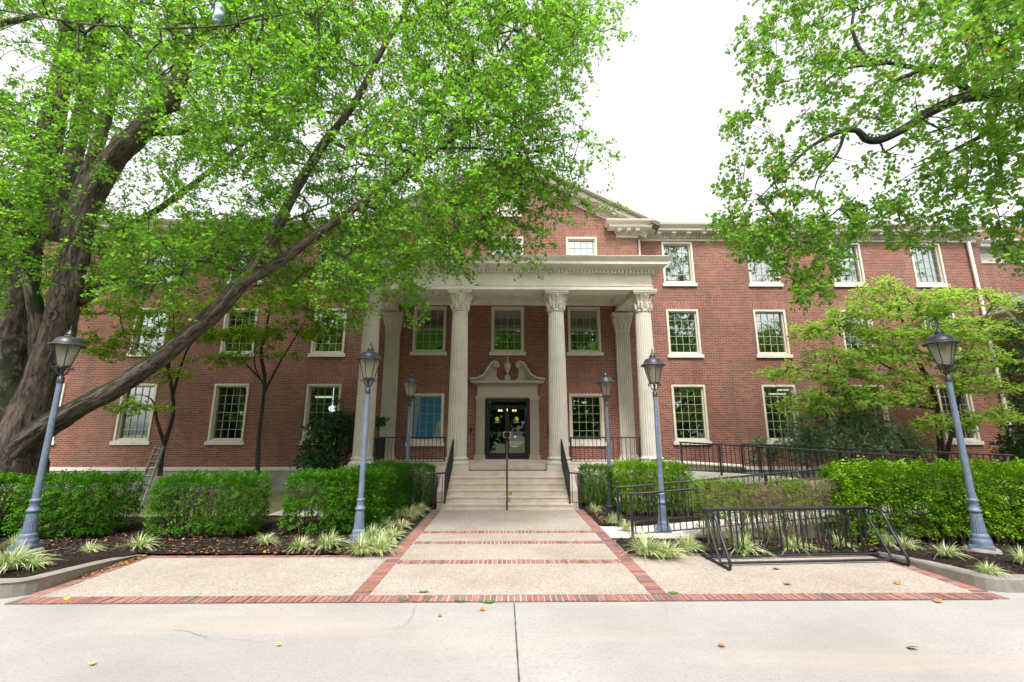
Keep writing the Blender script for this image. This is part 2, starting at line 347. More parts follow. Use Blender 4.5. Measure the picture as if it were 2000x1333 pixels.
def mat_aggregate():
    m, t, b = new_mat('exposed_aggregate')
    vo = nd(t, 'ShaderNodeTexVoronoi'); vo.inputs['Scale'].default_value = 55; t.links.new(objco(t), vo.inputs['Vector'])
    s = nd(t, 'ShaderNodeSeparateColor'); t.links.new(vo.outputs['Color'], s.inputs[0])
    c = ramp(t, s.outputs[0], [(0, (.36, .32, .27)), (.3, (.25, .205, .16)), (.5, (.42, .39, .34)), (.68, (.12, .098, .08)), (.82, (.31, .27, .225)), (1, (.49, .465, .43))])
    c = mixc(t, (.36, .32, .275), c, ramp(t, vo.outputs['Distance'], [(.25, 1), (.62, .25)]))
    c = mixc(t, c, mixc(t, c, (.78, .70, .60), .999, 'MULTIPLY'), ramp(t, noise_n(t, .7, 5, .65), [(.42, 0), (.7, .8)]))
    c = mixc(t, c, (.34, .27, .20), ramp(t, noise_n(t, 2.1, 5, .7), [(.6, 0), (.8, .4)]))
    t.links.new(c, b.inputs['Base Color']); b.inputs['Roughness'].default_value = .85
    bump(t, b, vo.outputs['Distance'], .6, .006); return m
def mat_mulch():
    m, t, b = new_mat('dark_mulch')
    mp = nd(t, 'ShaderNodeMapping'); mp.inputs['Scale'].default_value = (1, 2.2, 1); mp.inputs['Rotation'].default_value = (0, 0, .6); t.links.new(objco(t), mp.inputs[0])
    f = noise_n(t, 26, 7, .8, mp.outputs[0], 1.5)
    c = ramp(t, f, [(.35, (.008, .006, .005)), (.52, (.022, .014, .010)), (.66, (.05, .03, .02)), (.8, (.11, .07, .045))])
    c = mixc(t, c, (.085, .05, .03), ramp(t, noise_n(t, 1.3, 3), [(.5, 0), (.7, .4)]))
    t.links.new(c, b.inputs['Base Color']); b.inputs['Roughness'].default_value = .95; b.inputs['Specular IOR Level'].default_value = .2; bump(t, b, f, 1, .03); return m
def mat_lawn():
    m, t, b = new_mat('lawn_soil')
    f = noise_n(t, 1.1, 6, .7); g = noise_n(t, 40, 4, .7)
    c = mixc(t, mixc(t, (.12, .17, .04), (.22, .27, .09), g), mixc(t, (.13, .09, .06), (.26, .2, .14), g), ramp(t, f, [(.45, 0), (.6, 1)]))
    t.links.new(c, b.inputs['Base Color']); b.inputs['Roughness'].default_value = .95; bump(t, b, g, .8, .02); return m
M['road'] = mat_road(); M['agg'] = mat_aggregate(); M['mulch'] = mat_mulch(); M['lawn'] = mat_lawn()
M['joint'] = plain('joint_dark', (.07, .065, .06), .95, 0, .2, 9)
M['crack'] = plain('crack_brown', (.17, .145, .12), .95, 0, .2, 9)

# ------------------------------------------------------------------ ground
AX = .05                                   # axis of the building and its path
def sheet(name, poly, z, mat, kind='structure'):
    b = MB(); b.add([(x, y, z) for x, y in poly], [tuple(range(len(poly)))]); o = b.build(name, mat, fixn=False); tag(o, kind=kind); return o
def rect(x0, x1, y0, y1): return [(x0, y0), (x1, y0), (x1, y1), (x0, y1)]
sheet('lawn', rect(-400, 400, 6.3, 500), -.03, M['lawn']); 
sheet('road', rect(-400, 400, -7, 5.96), 0, M['road']); sheet('ground', rect(-400, 400, -500, -7), -.01, M['lawn'])
PX0, PX1 = AX-1.99, AX+2.0; YF0, YF1 = 5.955, 6.175; YA = 8.08
BX0, BX1, BXB = AX-6.05, AX+6.0, 5.62
# path slabs of exposed aggregate, between brick bands
bands = [(7.57, 7.77), (8.86, 9.06), (9.78, 9.98)]
ys = [YF1, 7.57, 7.77, 8.86, 9.06, 9.78, 9.98, 12.62]
for k in range(0, 8, 2):
    sheet('path', rect(PX0+.21, PX1-.21, ys[k]+.006, ys[k+1]-.006), .004, M['agg'])
sheet('path', [(-6.0, YF1+.006), (PX0-.006, YF1+.006), (PX0-.006, YA-.11), (-6.06, YA-.11)], .004, M['agg'])
sheet('path', [(PX1+.006, YF1+.006), (6.23, YF1+.006), (6.3, YA-.11), (PX1+.006, YA-.11)], .004, M['agg'])
sheet('path_bed', rect(-6.02, 6.22, 5.965, 12.7), -.004, M['mortar']); sheet('road', rect(-400, 400, 5.96, 6.3), -.012, M['road'])
bb = MB()
def course(x0, y0, x1, y1, width, pitch=.0745, gap=.016):
    """a row of header bricks laid side by side along the line, each brick 'width' long across it"""
    L = math.hypot(x1-x0, y1-y0); ux, uy = (x1-x0)/L, (y1-y0)/L; nx, ny = -uy, ux; n = int(L/pitch)
    for i in range(n):
        a0 = i*L/n + gap*random.uniform(.2, .6); a1 = (i+1)*L/n - gap*random.uniform(.2, .6)
        j0 = random.uniform(-.006, .006); z = .008+random.uniform(-.003, .005); sk = random.uniform(-.004, .004)
        P = [(a0, j0), (a1, j0), (a1+sk, width+j0), (a0+sk, width+j0)]
        vs = [(x0+ux*a+nx*b_, y0+uy*a+ny*b_, zz) for zz in (-.05, z) for a, b_ in P]
        bb.add(vs, [(0,3,2,1),(4,5,6,7),(0,1,5,4),(1,2,6,5),(2,3,7,6),(3,0,4,7)])
course(-6.02, YF0+.005, 6.24, YF0+.005, .205)
course(PX0+.205, YF1+.012, PX0+.205, 12.6, .2); course(PX1, YF1+.012, PX1, 12.6, .2)
for a, b_ in bands: course(PX0+.215, a+.003, PX1-.21, a+.003, .19)
course(-6.08, YA-.1, PX0-.01, YA-.1, .1, .20); course(PX1+.01, YA-.1, 6.28, YA-.1, .1, .20)
course(-5.83, YF1+.02, -5.87, YA-.12, .19); course(6.10, YA-.12, 6.04, YF1+.02, .19)
o = bb.build('brick_border', M['borderbrick'], fixn=False); tag(o, kind='structure')
# joint and cracks in the road
jb = MB(); a = G(1004, 1179); b_ = np.array([.14, .0, 0]); pts = [a+(b_-a)*t for t in np.linspace(0, 1, 60)]
def strip(mb, pts, w, z):
    pts = [np.array(p) for p in pts]; L = []; Rr = []
    for i, p in enumerate(pts):
        t = pts[min(i+1, len(pts)-1)]-pts[max(i-1, 0)]; t = t/np.linalg.norm(t[:2]+1e-9); n = np.array([-t[1], t[0], 0])
        ww = w*random.uniform(.5, 1.3)*.5; L.append((p[0]+n[0]*ww, p[1]+n[1]*ww, z)); Rr.append((p[0]-n[0]*ww, p[1]-n[1]*ww, z))
    n = len(pts); mb.add(L+Rr, [(i, i+1, n+i+1, n+i) for i in range(n-1)])
strip(jb, pts, .016, .004); strip(jb, [(-6, 5.945, 0), (6, 5.945, 0)], .02, .004)
tag(jb.build('road_joint', M['joint'], fixn=False), kind='structure')
cb_ = MB()
def crack(pp, w=.007):
    P = [G(x, y) for x, y in pp]; out = []
    for i in range(len(P)-1):
        for t in np.linspace(0, 1, 9)[:-1]: out.append(P[i]+(P[i+1]-P[i])*t+np.array([random.gauss(0, .012), random.gauss(0, .012), 0]))
    strip(cb_, out+[P[-1]], w*.7, .004)
crack([(812,1182),(804,1205),(800,1215),(768,1232)]); crack([(342,1231),(375,1236),(392,1243),(404,1250)]); crack([(415,1248),(470,1250),(520,1257)], .004); crack([(1294,1175),(1301,1190),(1303,1202)], .005)
tag(cb_.build('road_crack', M['crack'], fixn=False), kind='structure')
# kerbs
def kerb(pts, hs, w=.15):
    b = MB(); P = [np.array(p, float) for p in pts]; rings = []
    for i, p in enumerate(P):
        t = P[min(i+1, len(P)-1)]-P[max(i-1, 0)]; t /= np.linalg.norm(t); n = np.array([-t[1], t[0]]); h = hs[i]
        rings.append([(p[0], p[1], -.06), (p[0]+n[0]*.012, p[1]+n[1]*.012, h-.025), (p[0]+n[0]*.03, p[1]+n[1]*.03, h), (p[0]+n[0]*w, p[1]+n[1]*w, h+.004), (p[0]+n[0]*w, p[1]+n[1]*w, -.06)])
    vs = [q for r in rings for q in r]; k = 5
    fs = [(i*k+j, i*k+j+1, (i+1)*k+j+1, (i+1)*k+j) for i in range(len(P)-1) for j in range(k-1)]+[tuple(range(k)), tuple(range((len(P)-1)*k, len(P)*k))]
    b.add(vs, fs); o = b.build('kerb', M['kerb']); tag(o, kind='structure'); return o
def arc(a, c, n=5): return [((1-t)**2*a[0][0]+2*t*(1-t)*a[1][0]+t*t*a[2][0], (1-t)**2*a[0][1]+2*t*(1-t)*a[1][1]+t*t*a[2][1]) for t in np.linspace(0, 1, n)]
kl = [(-6.12, YA+.08), (-6.08, 7.4), (-6.04, 6.8)]+arc([(-6.03, 6.5), (-6.06, 6.2), (-6.32, 6.18)], 0)+[(-8, 6.12), (-14, 6.05), (-40, 6.0)]
kerb(kl, [.02, .10, .15]+[.17]*5+[.17]*3, -.17)
kr = [(6.34, YA+.05), (6.26, 7.4), (6.24, 6.9)]+arc([(6.24, 6.55), (6.26, 6.24), (6.5, 6.22)], 0)+[(8, 6.14), (14, 6.1), (40, 6.0)]
kerb(kr, [.03, .10, .14]+[.16]*5+[.16]*3, .17)
# mulch beds (a bumpy sheet)
def bed(name, inside, x0, x1, y0, y1, step=.12, base=.03, zf=None):
    nx = int((x1-x0)/step); ny = int((y1-y0)/step); idx = {}; b = MB(); vs = []; fs = []
    for i in range(nx+1):
        for j in range(ny+1):
            x = x0+i*(x1-x0)/nx; y = y0+j*(y1-y0)/ny
            z = (zf(x, y) if zf else base)+.03*mn.noise(Vector((x*1.3, y*1.3, 0)))+.018*mn.noise(Vector((x*7, y*7, 2)))
            idx[i, j] = len(vs); vs.append((x, y, z))
    for i in range(nx):
        for j in range(ny):
            x = x0+(i+.5)*(x1-x0)/nx; y = y0+(j+.5)*(y1-y0)/ny
            if inside(x, y): fs.append((idx[i, j], idx[i+1, j], idx[i+1, j+1], idx[i, j+1]))
    b.add(vs, fs, True); tag(b.build(name, M['mulch'], fixn=False), kind='structure')
def bedz(x, y):
    t = min(1, max(0, (abs(x)-6.1)/.4)); u = min(1, max(0, (8.6-y)/1.5)); return .04+.09*t*u
bed('mulch_bed', lambda x, y: y > YA+.0 or x < (-6.2 if y > 6.4 else -6.3), -16, PX0-.01, 6.28, 11.6, zf=bedz)
bed('mulch_bed', lambda x, y: x > -4.4, -4.4, PX0-.01, 11.6, 13.8, base=.035)
bed('mulch_bed', lambda x, y: (y > YA and x > PX1+.02) or x > (6.40 if y > 6.4 else 6.5), PX1+.02, 16, 6.28, 9.1, zf=bedz)
bed('mulch_bed', lambda x, y: True, PX1+.02, 5.2, 10.45, 13.8, base=.035)

# ------------------------------------------------------------------ the college building
YW, YR = 16.9, 17.2
bld = empty('college_building', (AX, YW, 0), 'long three-storey red brick college hall with cream pedimented portico and white-framed windows', 'building')
BO = (AX, YW, 0)
def part(mb, name, mat, parent=None, **k): 
    if parent is None: parent = bld
    return mb.build(name, mat, parent, origin=BO, **k)
def wall_holes(x0, x1, z0, z1, y, holes, depth=.28, gable=None):
    """brick front at y with openings (x0,x1,z0,z1) and their reveals"""
    xs = sorted({x0, x1, *[h[0] for h in holes], *[h[1] for h in holes]}); zs = sorted({z0, z1, *[h[2] for h in holes], *[h[3] for h in holes]})
    b = MB()
    for i in range(len(xs)-1):
        for j in range(len(zs)-1):
            cx, cz = (xs[i]+xs[i+1])/2, (zs[j]+zs[j+1])/2
            if any(h[0] < cx < h[1] and h[2] < cz < h[3] for h in holes): continue
            b.add([(xs[i], y, zs[j]), (xs[i+1], y, zs[j]), (xs[i+1], y, zs[j+1]), (xs[i], y, zs[j+1])], [(0, 1, 2, 3)])
    for (a, c, d, e) in holes:
        b.add([(a,y,d),(c,y,d),(c,y,e),(a,y,e),(a,y+depth,d),(c,y+depth,d),(c,y+depth,e),(a,y+depth,e)], [(0,4,5,1),(1,5,6,2),(2,6,7,3),(3,7,4,0)])
    if gable: b.add([(p[0], y, p[1]) for p in gable], [tuple(range(len(gable)))])
    return b
WIN = []
def window(xc, zb, zt, wd, y, rows, cols=4, lintel=True, inside=None):
    """zb: underside of sill, zt: top of casing"""
    x0, x1 = xc-wd/2, xc+wd/2; zs = zb+.13; WIN.append((x0+.012, x1-.012, zs, zt-.012, y))
    f = MB(); cw = .075
    f.box(x0, x0+cw, y-.035, y+.10, zs, zt); f.box(x1-cw, x1, y-.035, y+.10, zs, zt); f.box(x0+cw, x1-cw, y-.035, y+.10, zt-cw, zt); f.box(x0+cw, x1-cw, y-.02, y+.10, zs, zs+.05)
    # inner stop
    s = .045; a, b_, c, d = x0+cw, x1-cw, zs+.05, zt-cw
    f.box(a, a+s, y+.055, y+.15, c, d); f.box(b_-s, b_, y+.055, y+.15, c, d); f.box(a+s, b_-s, y+.055, y+.15, d-s, d); f.box(a+s, b_-s, y+.055, y+.15, c, c+s+.02)
    fo = part(f, 'window', M['wframe'])
    sl = MB(); sl.box(x0-.07, x1+.07, y-.075, y+.06, zb, zs); part(sl, 'sill', M['sill'], fo)
    a, b_, c, d = a+s, b_-s, c+s+.02, d-s
    mu = MB(); t = .0075
    for i in range(1, cols): xx = a+(b_-a)*i/cols; mu.box(xx-t, xx+t, y+.108, y+.128, c, d)
    for j in range(1, rows): zz = c+(d-c)*j/rows; mu.box(a, b_, y+.110, y+.126, zz-t, zz+t)
    part(mu, 'muntins', M['muntin'], fo)
    p = MB(); p.add([(a-.01, y+.132, c-.01), (b_+.01, y+.132, c-.01), (b_+.01, y+.132, d+.01), (a-.01, y+.132, d+.01)], [(0,1,2,3)]); part(p, 'pane', M['glass'], fo, fixn=False)
    if lintel:
        l = MB(); l.prism([(x0-.02, zt+.003), (x1+.02, zt+.003), (x1+.15, zt+.33), (x0-.15, zt+.33)], 'y', y-.004, y+.05); part(l, 'brick_arch', M['soldier'], fo)
    if inside == 'blind_sky_sheen':
        k = MB(); k.add([(a-.03, y+.20, c-.03), (b_+.03, y+.20, c-.03), (b_+.03, y+.20, d+.05), (a-.03, y+.20, d+.05)], [(0,1,2,3)]); part(k, 'blind_sky_sheen', M['blind_sky_sheen'], fo, fixn=False)  # full pale sheet, its colour stands for sky mirrored in two top panes
    elif inside == 'half':
        k = MB(); k.box(a-.03, b_+.03, y+.20, y+.215, d-(d-c)*.3, d+.05); part(k, 'blind_sky_sheen', M['blind_sky_sheen'], fo)
    elif inside == 'curtain':
        for sx in (0, 1):
            k = MB(); n = 16; xs = np.linspace(0, .30, n); vs = []
            for xx in xs:
                X = (a+xx) if sx == 0 else (b_-xx)
                for zz in (c-.05, d+.05): vs.append((X, y+.26+.025*math.sin(xx*62), zz))
            k.add(vs, [(2*i, 2*i+2, 2*i+3, 2*i+1) for i in range(n-1)], True); part(k, 'curtain', M['curtain'], fo, fixn=False)
    return fo
WR = [7.05, 10.57, 14.07, 17.45]; WL = [-6.98, -10.49, -13.97, -17.45, -20.95]
for i, x in enumerate(WR):
    window(x, 1.60, 3.87, 1.31, YR, 6, inside=[None, None, None, 'curtain'][i]); window(x, 4.93, 6.90, 1.29, YR, 5); window(x, 7.87, 9.80, 1.27, YR, 5, lintel=False, inside=[None, None, 'blind_sky_sheen', 'blind_sky_sheen'][i])
for i, x in enumerate(WL):
    window(x, 1.60, 3.88, 1.31, YR, 6, inside=[None, 'curtain', 'curtain', None, None][i]); window(x, 4.93, 6.88, 1.29, YR, 5); window(x, 7.87, 9.80, 1.27, YR, 5, lintel=False, inside=[None, None, 'half', None, None][i])
for x in (-2.98, AX, 3.04):
    window(x, 4.95, 6.90, 1.27, YW, 5, lintel=False, inside=None); window(x, 7.95, 9.86, 1.25, YW, 5, inside='half' if x > 1 else None)
BW = window(-2.98, 1.56, 3.49, 1.29, YW, 5); window(3.02, 1.56, 3.49, 1.29, YW, 5)
DOOR = (AX-.84, AX+.82, 1.07, 3.31)
PW = 5.27                                  # half width of the pavilion
holes_r = [w_[:4] for w_ in WIN if w_[4] == YR and w_[0] > 0]; holes_l = [w_[:4] for w_ in WIN if w_[4] == YR and w_[0] < 0]; holes_c = [w_[:4] for w_ in WIN if w_[4] == YW]
ZC = 10.05
bw = MB(); XL, XR = -26, 19.75
GS, GA = .50, 13.25                        # pediment slope, apex height
part(wall_holes(AX+PW, XR, .8, 10.1, YR, holes_r), 'wall', M['brick'], fixn=False)
part(wall_holes(XL, AX-PW, .8, 10.1, YR, holes_l), 'wall', M['brick'], fixn=False)
cw_ = wall_holes(AX-PW, AX+PW, .8, 10.0, YW, holes_c+[DOOR], gable=[(AX-PW, 10.0), (AX+PW, 10.0), (AX+PW, 10.05), (AX, 10.05+PW*GS), (AX-PW, 10.05)])
for s in (-1, 1): cw_.add([(AX+s*PW, YW, .8), (AX+s*PW, YR, .8), (AX+s*PW, YR, 10.05), (AX+s*PW, YW, 10.05)], [(0,1,2,3)])
part(cw_, 'wall', M['brick'], fixn=False)
# attic window in the pediment
at = MB(); at.box(AX-.55, AX+.55, YW-.04, YW+.02, 10.75, 10.85); at.box(AX-.5, AX-.42, YW-.03, YW+.02, 10.85, 11.75); at.box(AX+.42, AX+.5, YW-.03, YW+.02, 10.85, 11.75); at.box(AX-.5, AX+.5, YW-.03, YW+.02, 11.75, 11.85)
ao = part(at, 'attic_window', M['wframe']); g = MB(); g.box(AX-.42, AX+.42, YW-.012, YW+.02, 10.85, 11.75); part(g, 'louvre', M['trim'], ao)
# foundation, water table
for xa, xb in ((XL, AX-PW), (AX+PW, XR)):
    part(MB().box(xa, xb, YR-.06, YR+.3, -.1, .68), 'foundation', M['found']); part(MB().box(xa, xb, YR-.10, YR+.3, .68, .80), 'water_table', M['sill'])
# rooms behind the windows
rb = MB()
for z in (.78, 4.35, 7.35, 10.0): rb.box(XL, XR, YR+.3, 27, z, z+.22)
rb.box(XL, XR, 23.0, 23.15, .5, 10.2)
for x in (XL, -19.2, -15.7, -12.2, -8.7, -5.4, -2.1, 2.15, 5.2, 8.8, 12.3, 15.8, XR): rb.box(x, x+.12, YR+.3, 23, .5, 10.2)
for x, a_, b2 in ((AX, -PW, PW),): rb.box(x+a_, x+b2, YW+.28, YR+.3, .9, 1.06)
part(rb, 'interior', M['inner'])
# roofs; the flat slab is unseen, added to block light from above
rf = MB(); rf.box(XL, XR, YR+.1, 30, 10.32, 10.42); part(rf, 'light_block_roof', M['roof'])
rf = MB(); zr = 10.42; rf.prism([(AX-6.1, zr-.12), (AX, zr+6.1*GS-.1), (AX+6.1, zr-.12), (AX+6.1, zr-.3), (AX, zr+6.1*GS-.28), (AX-6.1, zr-.3)], 'y', YW-.5, 30); part(rf, 'gable_roof', M['roof'])
# --- cornices: profile (outward, up)
CP = [(0, 0), (.05, 0), (.05, .10), (.03, .10), (.03, .16), (.10, .20), (.10, .30), (.38, .30), (.40, .33), (.40, .42), (.44, .44), (.52, .52), (.54, .60), (0, .62)]
def comb(mb, x0, x1, n, w_, zt, zb, ztop, y0, y1, f=lambda x, z: (x, z)):
    """row of dentils hanging from a strip, one connected piece"""
    p = (x1-x0)/n; vs = []; fs = []
    for i in range(n):
        a = x0+i*p+(p-w_)/2; b_ = a+w_; c = x0+(i+1)*p
        k = len(vs); q = [(x0+i*p, zt), (a, zt), (b_, zt), (c, zt), (a, zb), (b_, zb), (x0+i*p, ztop), (a, ztop), (b_, ztop), (c, ztop)]
        for yy in (y0, y1): vs += [(f(x, z)[0], yy, f(x, z)[1]) for x, z in q]
        for o_ in (0, 10): fs += [(k+o_+0, k+o_+1, k+o_+7, k+o_+6), (k+o_+1, k+o_+2, k+o_+8, k+o_+7), (k+o_+2, k+o_+3, k+o_+9, k+o_+8), (k+o_+1, k+o_+4, k+o_+5, k+o_+2)]
        fs += [(k+1, k+11, k+14, k+4), (k+4, k+14, k+15, k+5), (k+5, k+15, k+12, k+2), (k, k+10, k+11, k+1), (k+2, k+12, k+13, k+3)]
    # weld neighbouring cells
    key = {}; mp_ = []; out = []
    for v in vs:
        kk = tuple(round(c, 4) for c in v)
        if kk not in key: key[kk] = len(out); out.append(v)
        mp_.append(key[kk])
    mb.add(out, [tuple(mp_[i] for i in f_) for f_ in fs])
def cornice(x0, x1, y, z, n_mod=None, capL=0, capR=0):
    b = MB(); b.sweep(CP, (x0-capL, y, z), (x1+capR, y, z), (0, -1, 0), (0, 0, 1)); co = part(b, 'cornice', M['trim'])
    d = MB(); comb(d, x0, x1, int((x1-x0)/.125), .07, z+.185, z+.098, z+.197, y-.115, y-.03); part(d, 'dentil_band', M['trim'], co)
    n = max(1, round((x1-x0)/.62))
    for i in range(n):
        m = MB(); xx = x0+(i+.5)*(x1-x0)/n; m.prism([(y-.34, z+.302), (y-.34, z+.22), (y-.28, z+.20), (y-.09, z+.15), (y-.09, z+.302)], 'x', xx-.085, xx+.085); part(m, 'modillion', M['trim'], co)
ZK = 9.84
cornice(AX+PW+.02, XR-.3, YR, ZK, capR=.2); cornice(XL, AX-PW-.02, YR, ZK)
for s in (-1, 1):                           # eave returns of the pediment
    x0, x1 = sorted((AX+s*(PW-.80), AX+s*PW)); b = MB(); b.sweep(CP, (x0, YW, ZK), (x1, YW, ZK), (0, -1, 0), (0, 0, 1))
    for sx, xx in ((-1, x0), (1, x1)):      # mitred ends
        k = len(CP); vs = [(xx, YW-a, ZK+b_) for a, b_ in CP]+[(xx+sx*a, YW-a, ZK+b_) for a, b_ in CP]+[(xx+sx*a, YW, ZK+b_) for a, b_ in CP]
        b.add(vs, [(i, (i+1) % k, k+(i+1) % k, k+i) for i in range(k)]+[(k+i, k+(i+1) % k, 2*k+(i+1) % k, 2*k+i) for i in range(k)])
    er = part(b, 'eave_return', M['trim']); d = MB(); comb(d, x0-.08, x1+.08, 8, .07, ZK+.185, ZK+.098, ZK+.197, YW-.115, YW-.03); part(d, 'dentil_band', M['trim'], er)
    for i in range(3):
        d = MB(); xx = x0-.15+(i+.5)*1.1/3; d.box(xx-.085, xx+.085, YW-.34, YW-.06, ZK+.205, ZK+.303); part(d, 'modillion', M['trim'], er)
# raking cornices
cs, sn = math.cos(math.atan(GS)), math.sin(math.atan(GS))
RP = [(0, -.36), (.05, -.36), (.05, -.22), (.10, -.20), (.10, -.06), (.38, -.06), (.40, .0), (.40, .10), (.45, .14), (.52, .20), (.54, .30), (0, .32)]
for s in (-1, 1):
    u = Vector((-s*cs, 0, sn)); v = Vector((s*sn, 0, cs)); p0 = Vector((AX+s*(PW+.52), YW, 10.16)); L = (PW+.52)/cs
    b = MB(); k = len(RP)
    vs = [p0+Vector((0, -1, 0))*a+v*b_ for a, b_ in RP]
    vt = [Vector((AX, YW-a, 0))+Vector((0, 0, (p0+v*b_).z+GS*abs((p0+v*b_).x-AX))) for a, b_ in RP]
    b.add(vs+vt, [tuple(range(k)), tuple(range(k, 2*k))[::-1]]+[(i, k+i, k+(i+1) % k, (i+1) % k) for i in range(k)]); rk = part(b, 'raking_cornice', M['trim'])
    d = MB(); q0 = p0+v*(-.27); comb(d, 1.35, L-.1, int((L-1.45)/.125), .07, .07, -.02, .085, YW-.115, YW-.03, lambda x, z: ((q0+u*x+v*z).x, (q0+u*x+v*z).z)); part(d, 'dentil_band', M['trim'], rk)
    for i in range(int((L-1.0)/.62)):
        d = MB(); c = p0+u*(.9+.62*i)+v*(-.15); e = [c+u*a+v*b_+Vector((0, y_, 0)) for y_ in (-.34, -.05) for a, b_ in ((0, 0), (.16, 0), (.16, .088), (0, .088))]
        d.add(e, [(0,1,2,3),(4,5,6,7),(0,1,5,4),(1,2,6,5),(2,3,7,6),(3,0,4,7)]); part(d, 'modillion', M['trim'], rk)
# --- portico: columns
XC = [AX-4.49, AX-1.58, AX+1.60, AX+4.50]; YC = 14.3
def flute(i, k, n=24): 
    a = (i % 5)/5*2*math.pi; return 1-.045*max(0, math.cos(a)+.35) if i % 5 not in (2, 3) else 1.0
for x in XC:
    b = MB(); prof = []
    for k in range(14):
        t = k/13; prof.append((.305*(1-.17*t**1.6), 1.31+t*(5.965-1.31)))
    b.lathe(prof, (x, YC, 0), 120, flute, smooth=False); colo = part(b, 'column', M['column'])
    b = MB(); b.box(x-.41, x+.41, YC-.41, YC+.41, .912, 1.068)
    b.lathe([(.40, 1.068), (.415, 1.10), (.415, 1.14), (.385, 1.17), (.345, 1.18), (.335, 1.21), (.345, 1.23), (.365, 1.245), (.365, 1.27), (.345, 1.285), (.315, 1.29), (.31, 1.33)], (x, YC, 0), 40); part(b, 'column_base', M['column'], colo)
    b = MB(); b.lathe([(.255, 5.95), (.275, 5.955), (.28, 5.975), (.262, 5.99), (.255, 6.0)], (x, YC, 0), 40)
    b.lathe([(.252, 6.0), (.262, 6.12), (.275, 6.24), (.31, 6.36), (.36, 6.46), (.385, 6.50)], (x, YC, 0), 128, lambda i, k: 1+.03*math.cos(i/128*2*math.pi*16*1)*(1 if k > 0 else 0), smooth=True)
    for i in range(8):                       # curled acanthus tips
        a = 2*math.pi*(i+.5)/8; ca, sa = math.cos(a), math.sin(a)
        b.tube([(x+ca*r, YC+sa*r, z) for r, z in ((.262, 6.02), (.275, 6.14), (.295, 6.205), (.335, 6.215), (.345, 6.185))], [.05, .062, .05, .03, .018], 7)
        a += math.pi/8; ca, sa = math.cos(a), math.sin(a)
        b.tube([(x+ca*r, YC+sa*r, z) for r, z in ((.27, 6.1), (.30, 6.3), (.36, 6.43), (.41, 6.47), (.415, 6.43))], [.035, .04, .035, .025, .015], 6)
    b.box(x-.36, x+.36, YC-.36, YC+.36, 6.50, 6.545); b.box(x-.385, x+.385, YC-.385, YC+.385, 6.545, 6.60); b.box(x-.40, x+.40, YC-.40, YC+.40, 6.60, 6.662)
    part(b, 'capital', M['column'], colo)
# wall pilasters
for x in (AX-4.42, AX+4.45):
    b = MB(); b.box(x-.27, x+.27, YW-.12, YW+.01, 1.25, 5.88)
    for i in range(7): xx = x-.27+.028+(i)*(.484/6); b.box(xx-.021, xx+.021, YW-.17, YW-.12, 1.27, 5.86)
    po = part(b, 'pilaster', M['column']); b = MB(); b.box(x-.36, x+.36, YW-.24, YW+.01, 1.072, 1.14); b.box(x-.33, x+.33, YW-.21, YW+.01, 1.14, 1.19); b.box(x-.30, x+.30, YW-.18, YW+.01, 1.19, 1.25)
    part(b, 'pilaster_base', M['column'], po); b = MB()
    b.box(x-.29, x+.29, YW-.16, YW+.01, 5.88, 5.92)
    b.add([(x-.27,YW-.13,5.92),(x+.27,YW-.13,5.92),(x+.38,YW-.26,6.42),(x-.38,YW-.26,6.42),(x-.27,YW,5.92),(x+.27,YW,5.92),(x+.38,YW,6.42),(x-.38,YW,6.42)], [(0,1,2,3),(1,5,6,2),(4,0,3,7),(3,2,6,7)])
    for i in range(4):
        xx = x-.24+i*.16; b.tube([(xx, YW-.13, 5.95), (xx, YW-.17, 6.08), (xx, YW-.21, 6.15), (xx, YW-.26, 6.15), (xx, YW-.27, 6.11)], [.04, .055, .05, .03, .015], 6)
    for i in range(5):
        xx = x-.32+i*.16; b.tube([(x+(xx-x)*.75, YW-.14, 6.0), (x+(xx-x)*.9, YW-.2, 6.25), (xx, YW-.27, 6.38), (xx, YW-.31, 6.38)], [.03, .035, .03, .015], 6)
    b.box(x-.36, x+.36, YW-.28, YW+.01, 6.42, 6.47); b.box(x-.40, x+.40, YW-.32, YW+.01, 6.47, 6.60); part(b, 'capital', M['column'], po)
# entablature
XE = 4.80; YE = 14.02
b = MB(); b.box(AX-XE, AX+XE, YE, YE+.56, 6.664, 6.80); b.box(AX-XE-.02, AX+XE+.02, YE-.02, YE+.10, 6.79, 6.815); b.box(AX-XE+.02, AX+XE-.02, YE+.015, YE+.54, 6.80, 7.24)
for s in (-1, 1):
    x0, x1 = sorted((AX+s*XE, AX+s*(XE-.56))); b.box(x0, x1, YE+.56, YW-.002, 6.664, 6.80); x0, x1 = sorted((AX+s*(XE-.02), AX+s*(XE-.54))); b.box(x0, x1, YE+.54, YW-.002, 6.80, 7.24)
part(b, 'entablature', M['stone'])
b = MB(); EP = [(-.05, 0), (.02, 0), (.02, .103), (.14, .103), (.14, .16), (.17, .20), (.40, .20), (.40, .30), (.43, .32), (.50, .40), (.52, .43), (-.05, .44)]
k = len(EP); ring = []
for (xx, yy, sx, sy) in ((AX-XE, YW-.002, -1, 0), (AX-XE, YE, -1, -1), (AX+XE, YE, 1, -1), (AX+XE, YW-.002, 1, 0)):
    ring.append([(xx+sx*a, yy+sy*a, 7.22+z) for a, z in EP])
for i in range(3): b.add(ring[i]+ring[i+1], [(j, k+j, k+(j+1) % k, (j+1) % k) for j in range(k)])
pc = part(b, 'portico_cornice', M['stone'])
d = MB(); comb(d, AX-XE-.06, AX+XE+.06, 78, .072, 7.315, 7.222, 7.325, YE-.125, YE-.03); part(d, 'dentil_band', M['stone'], pc)
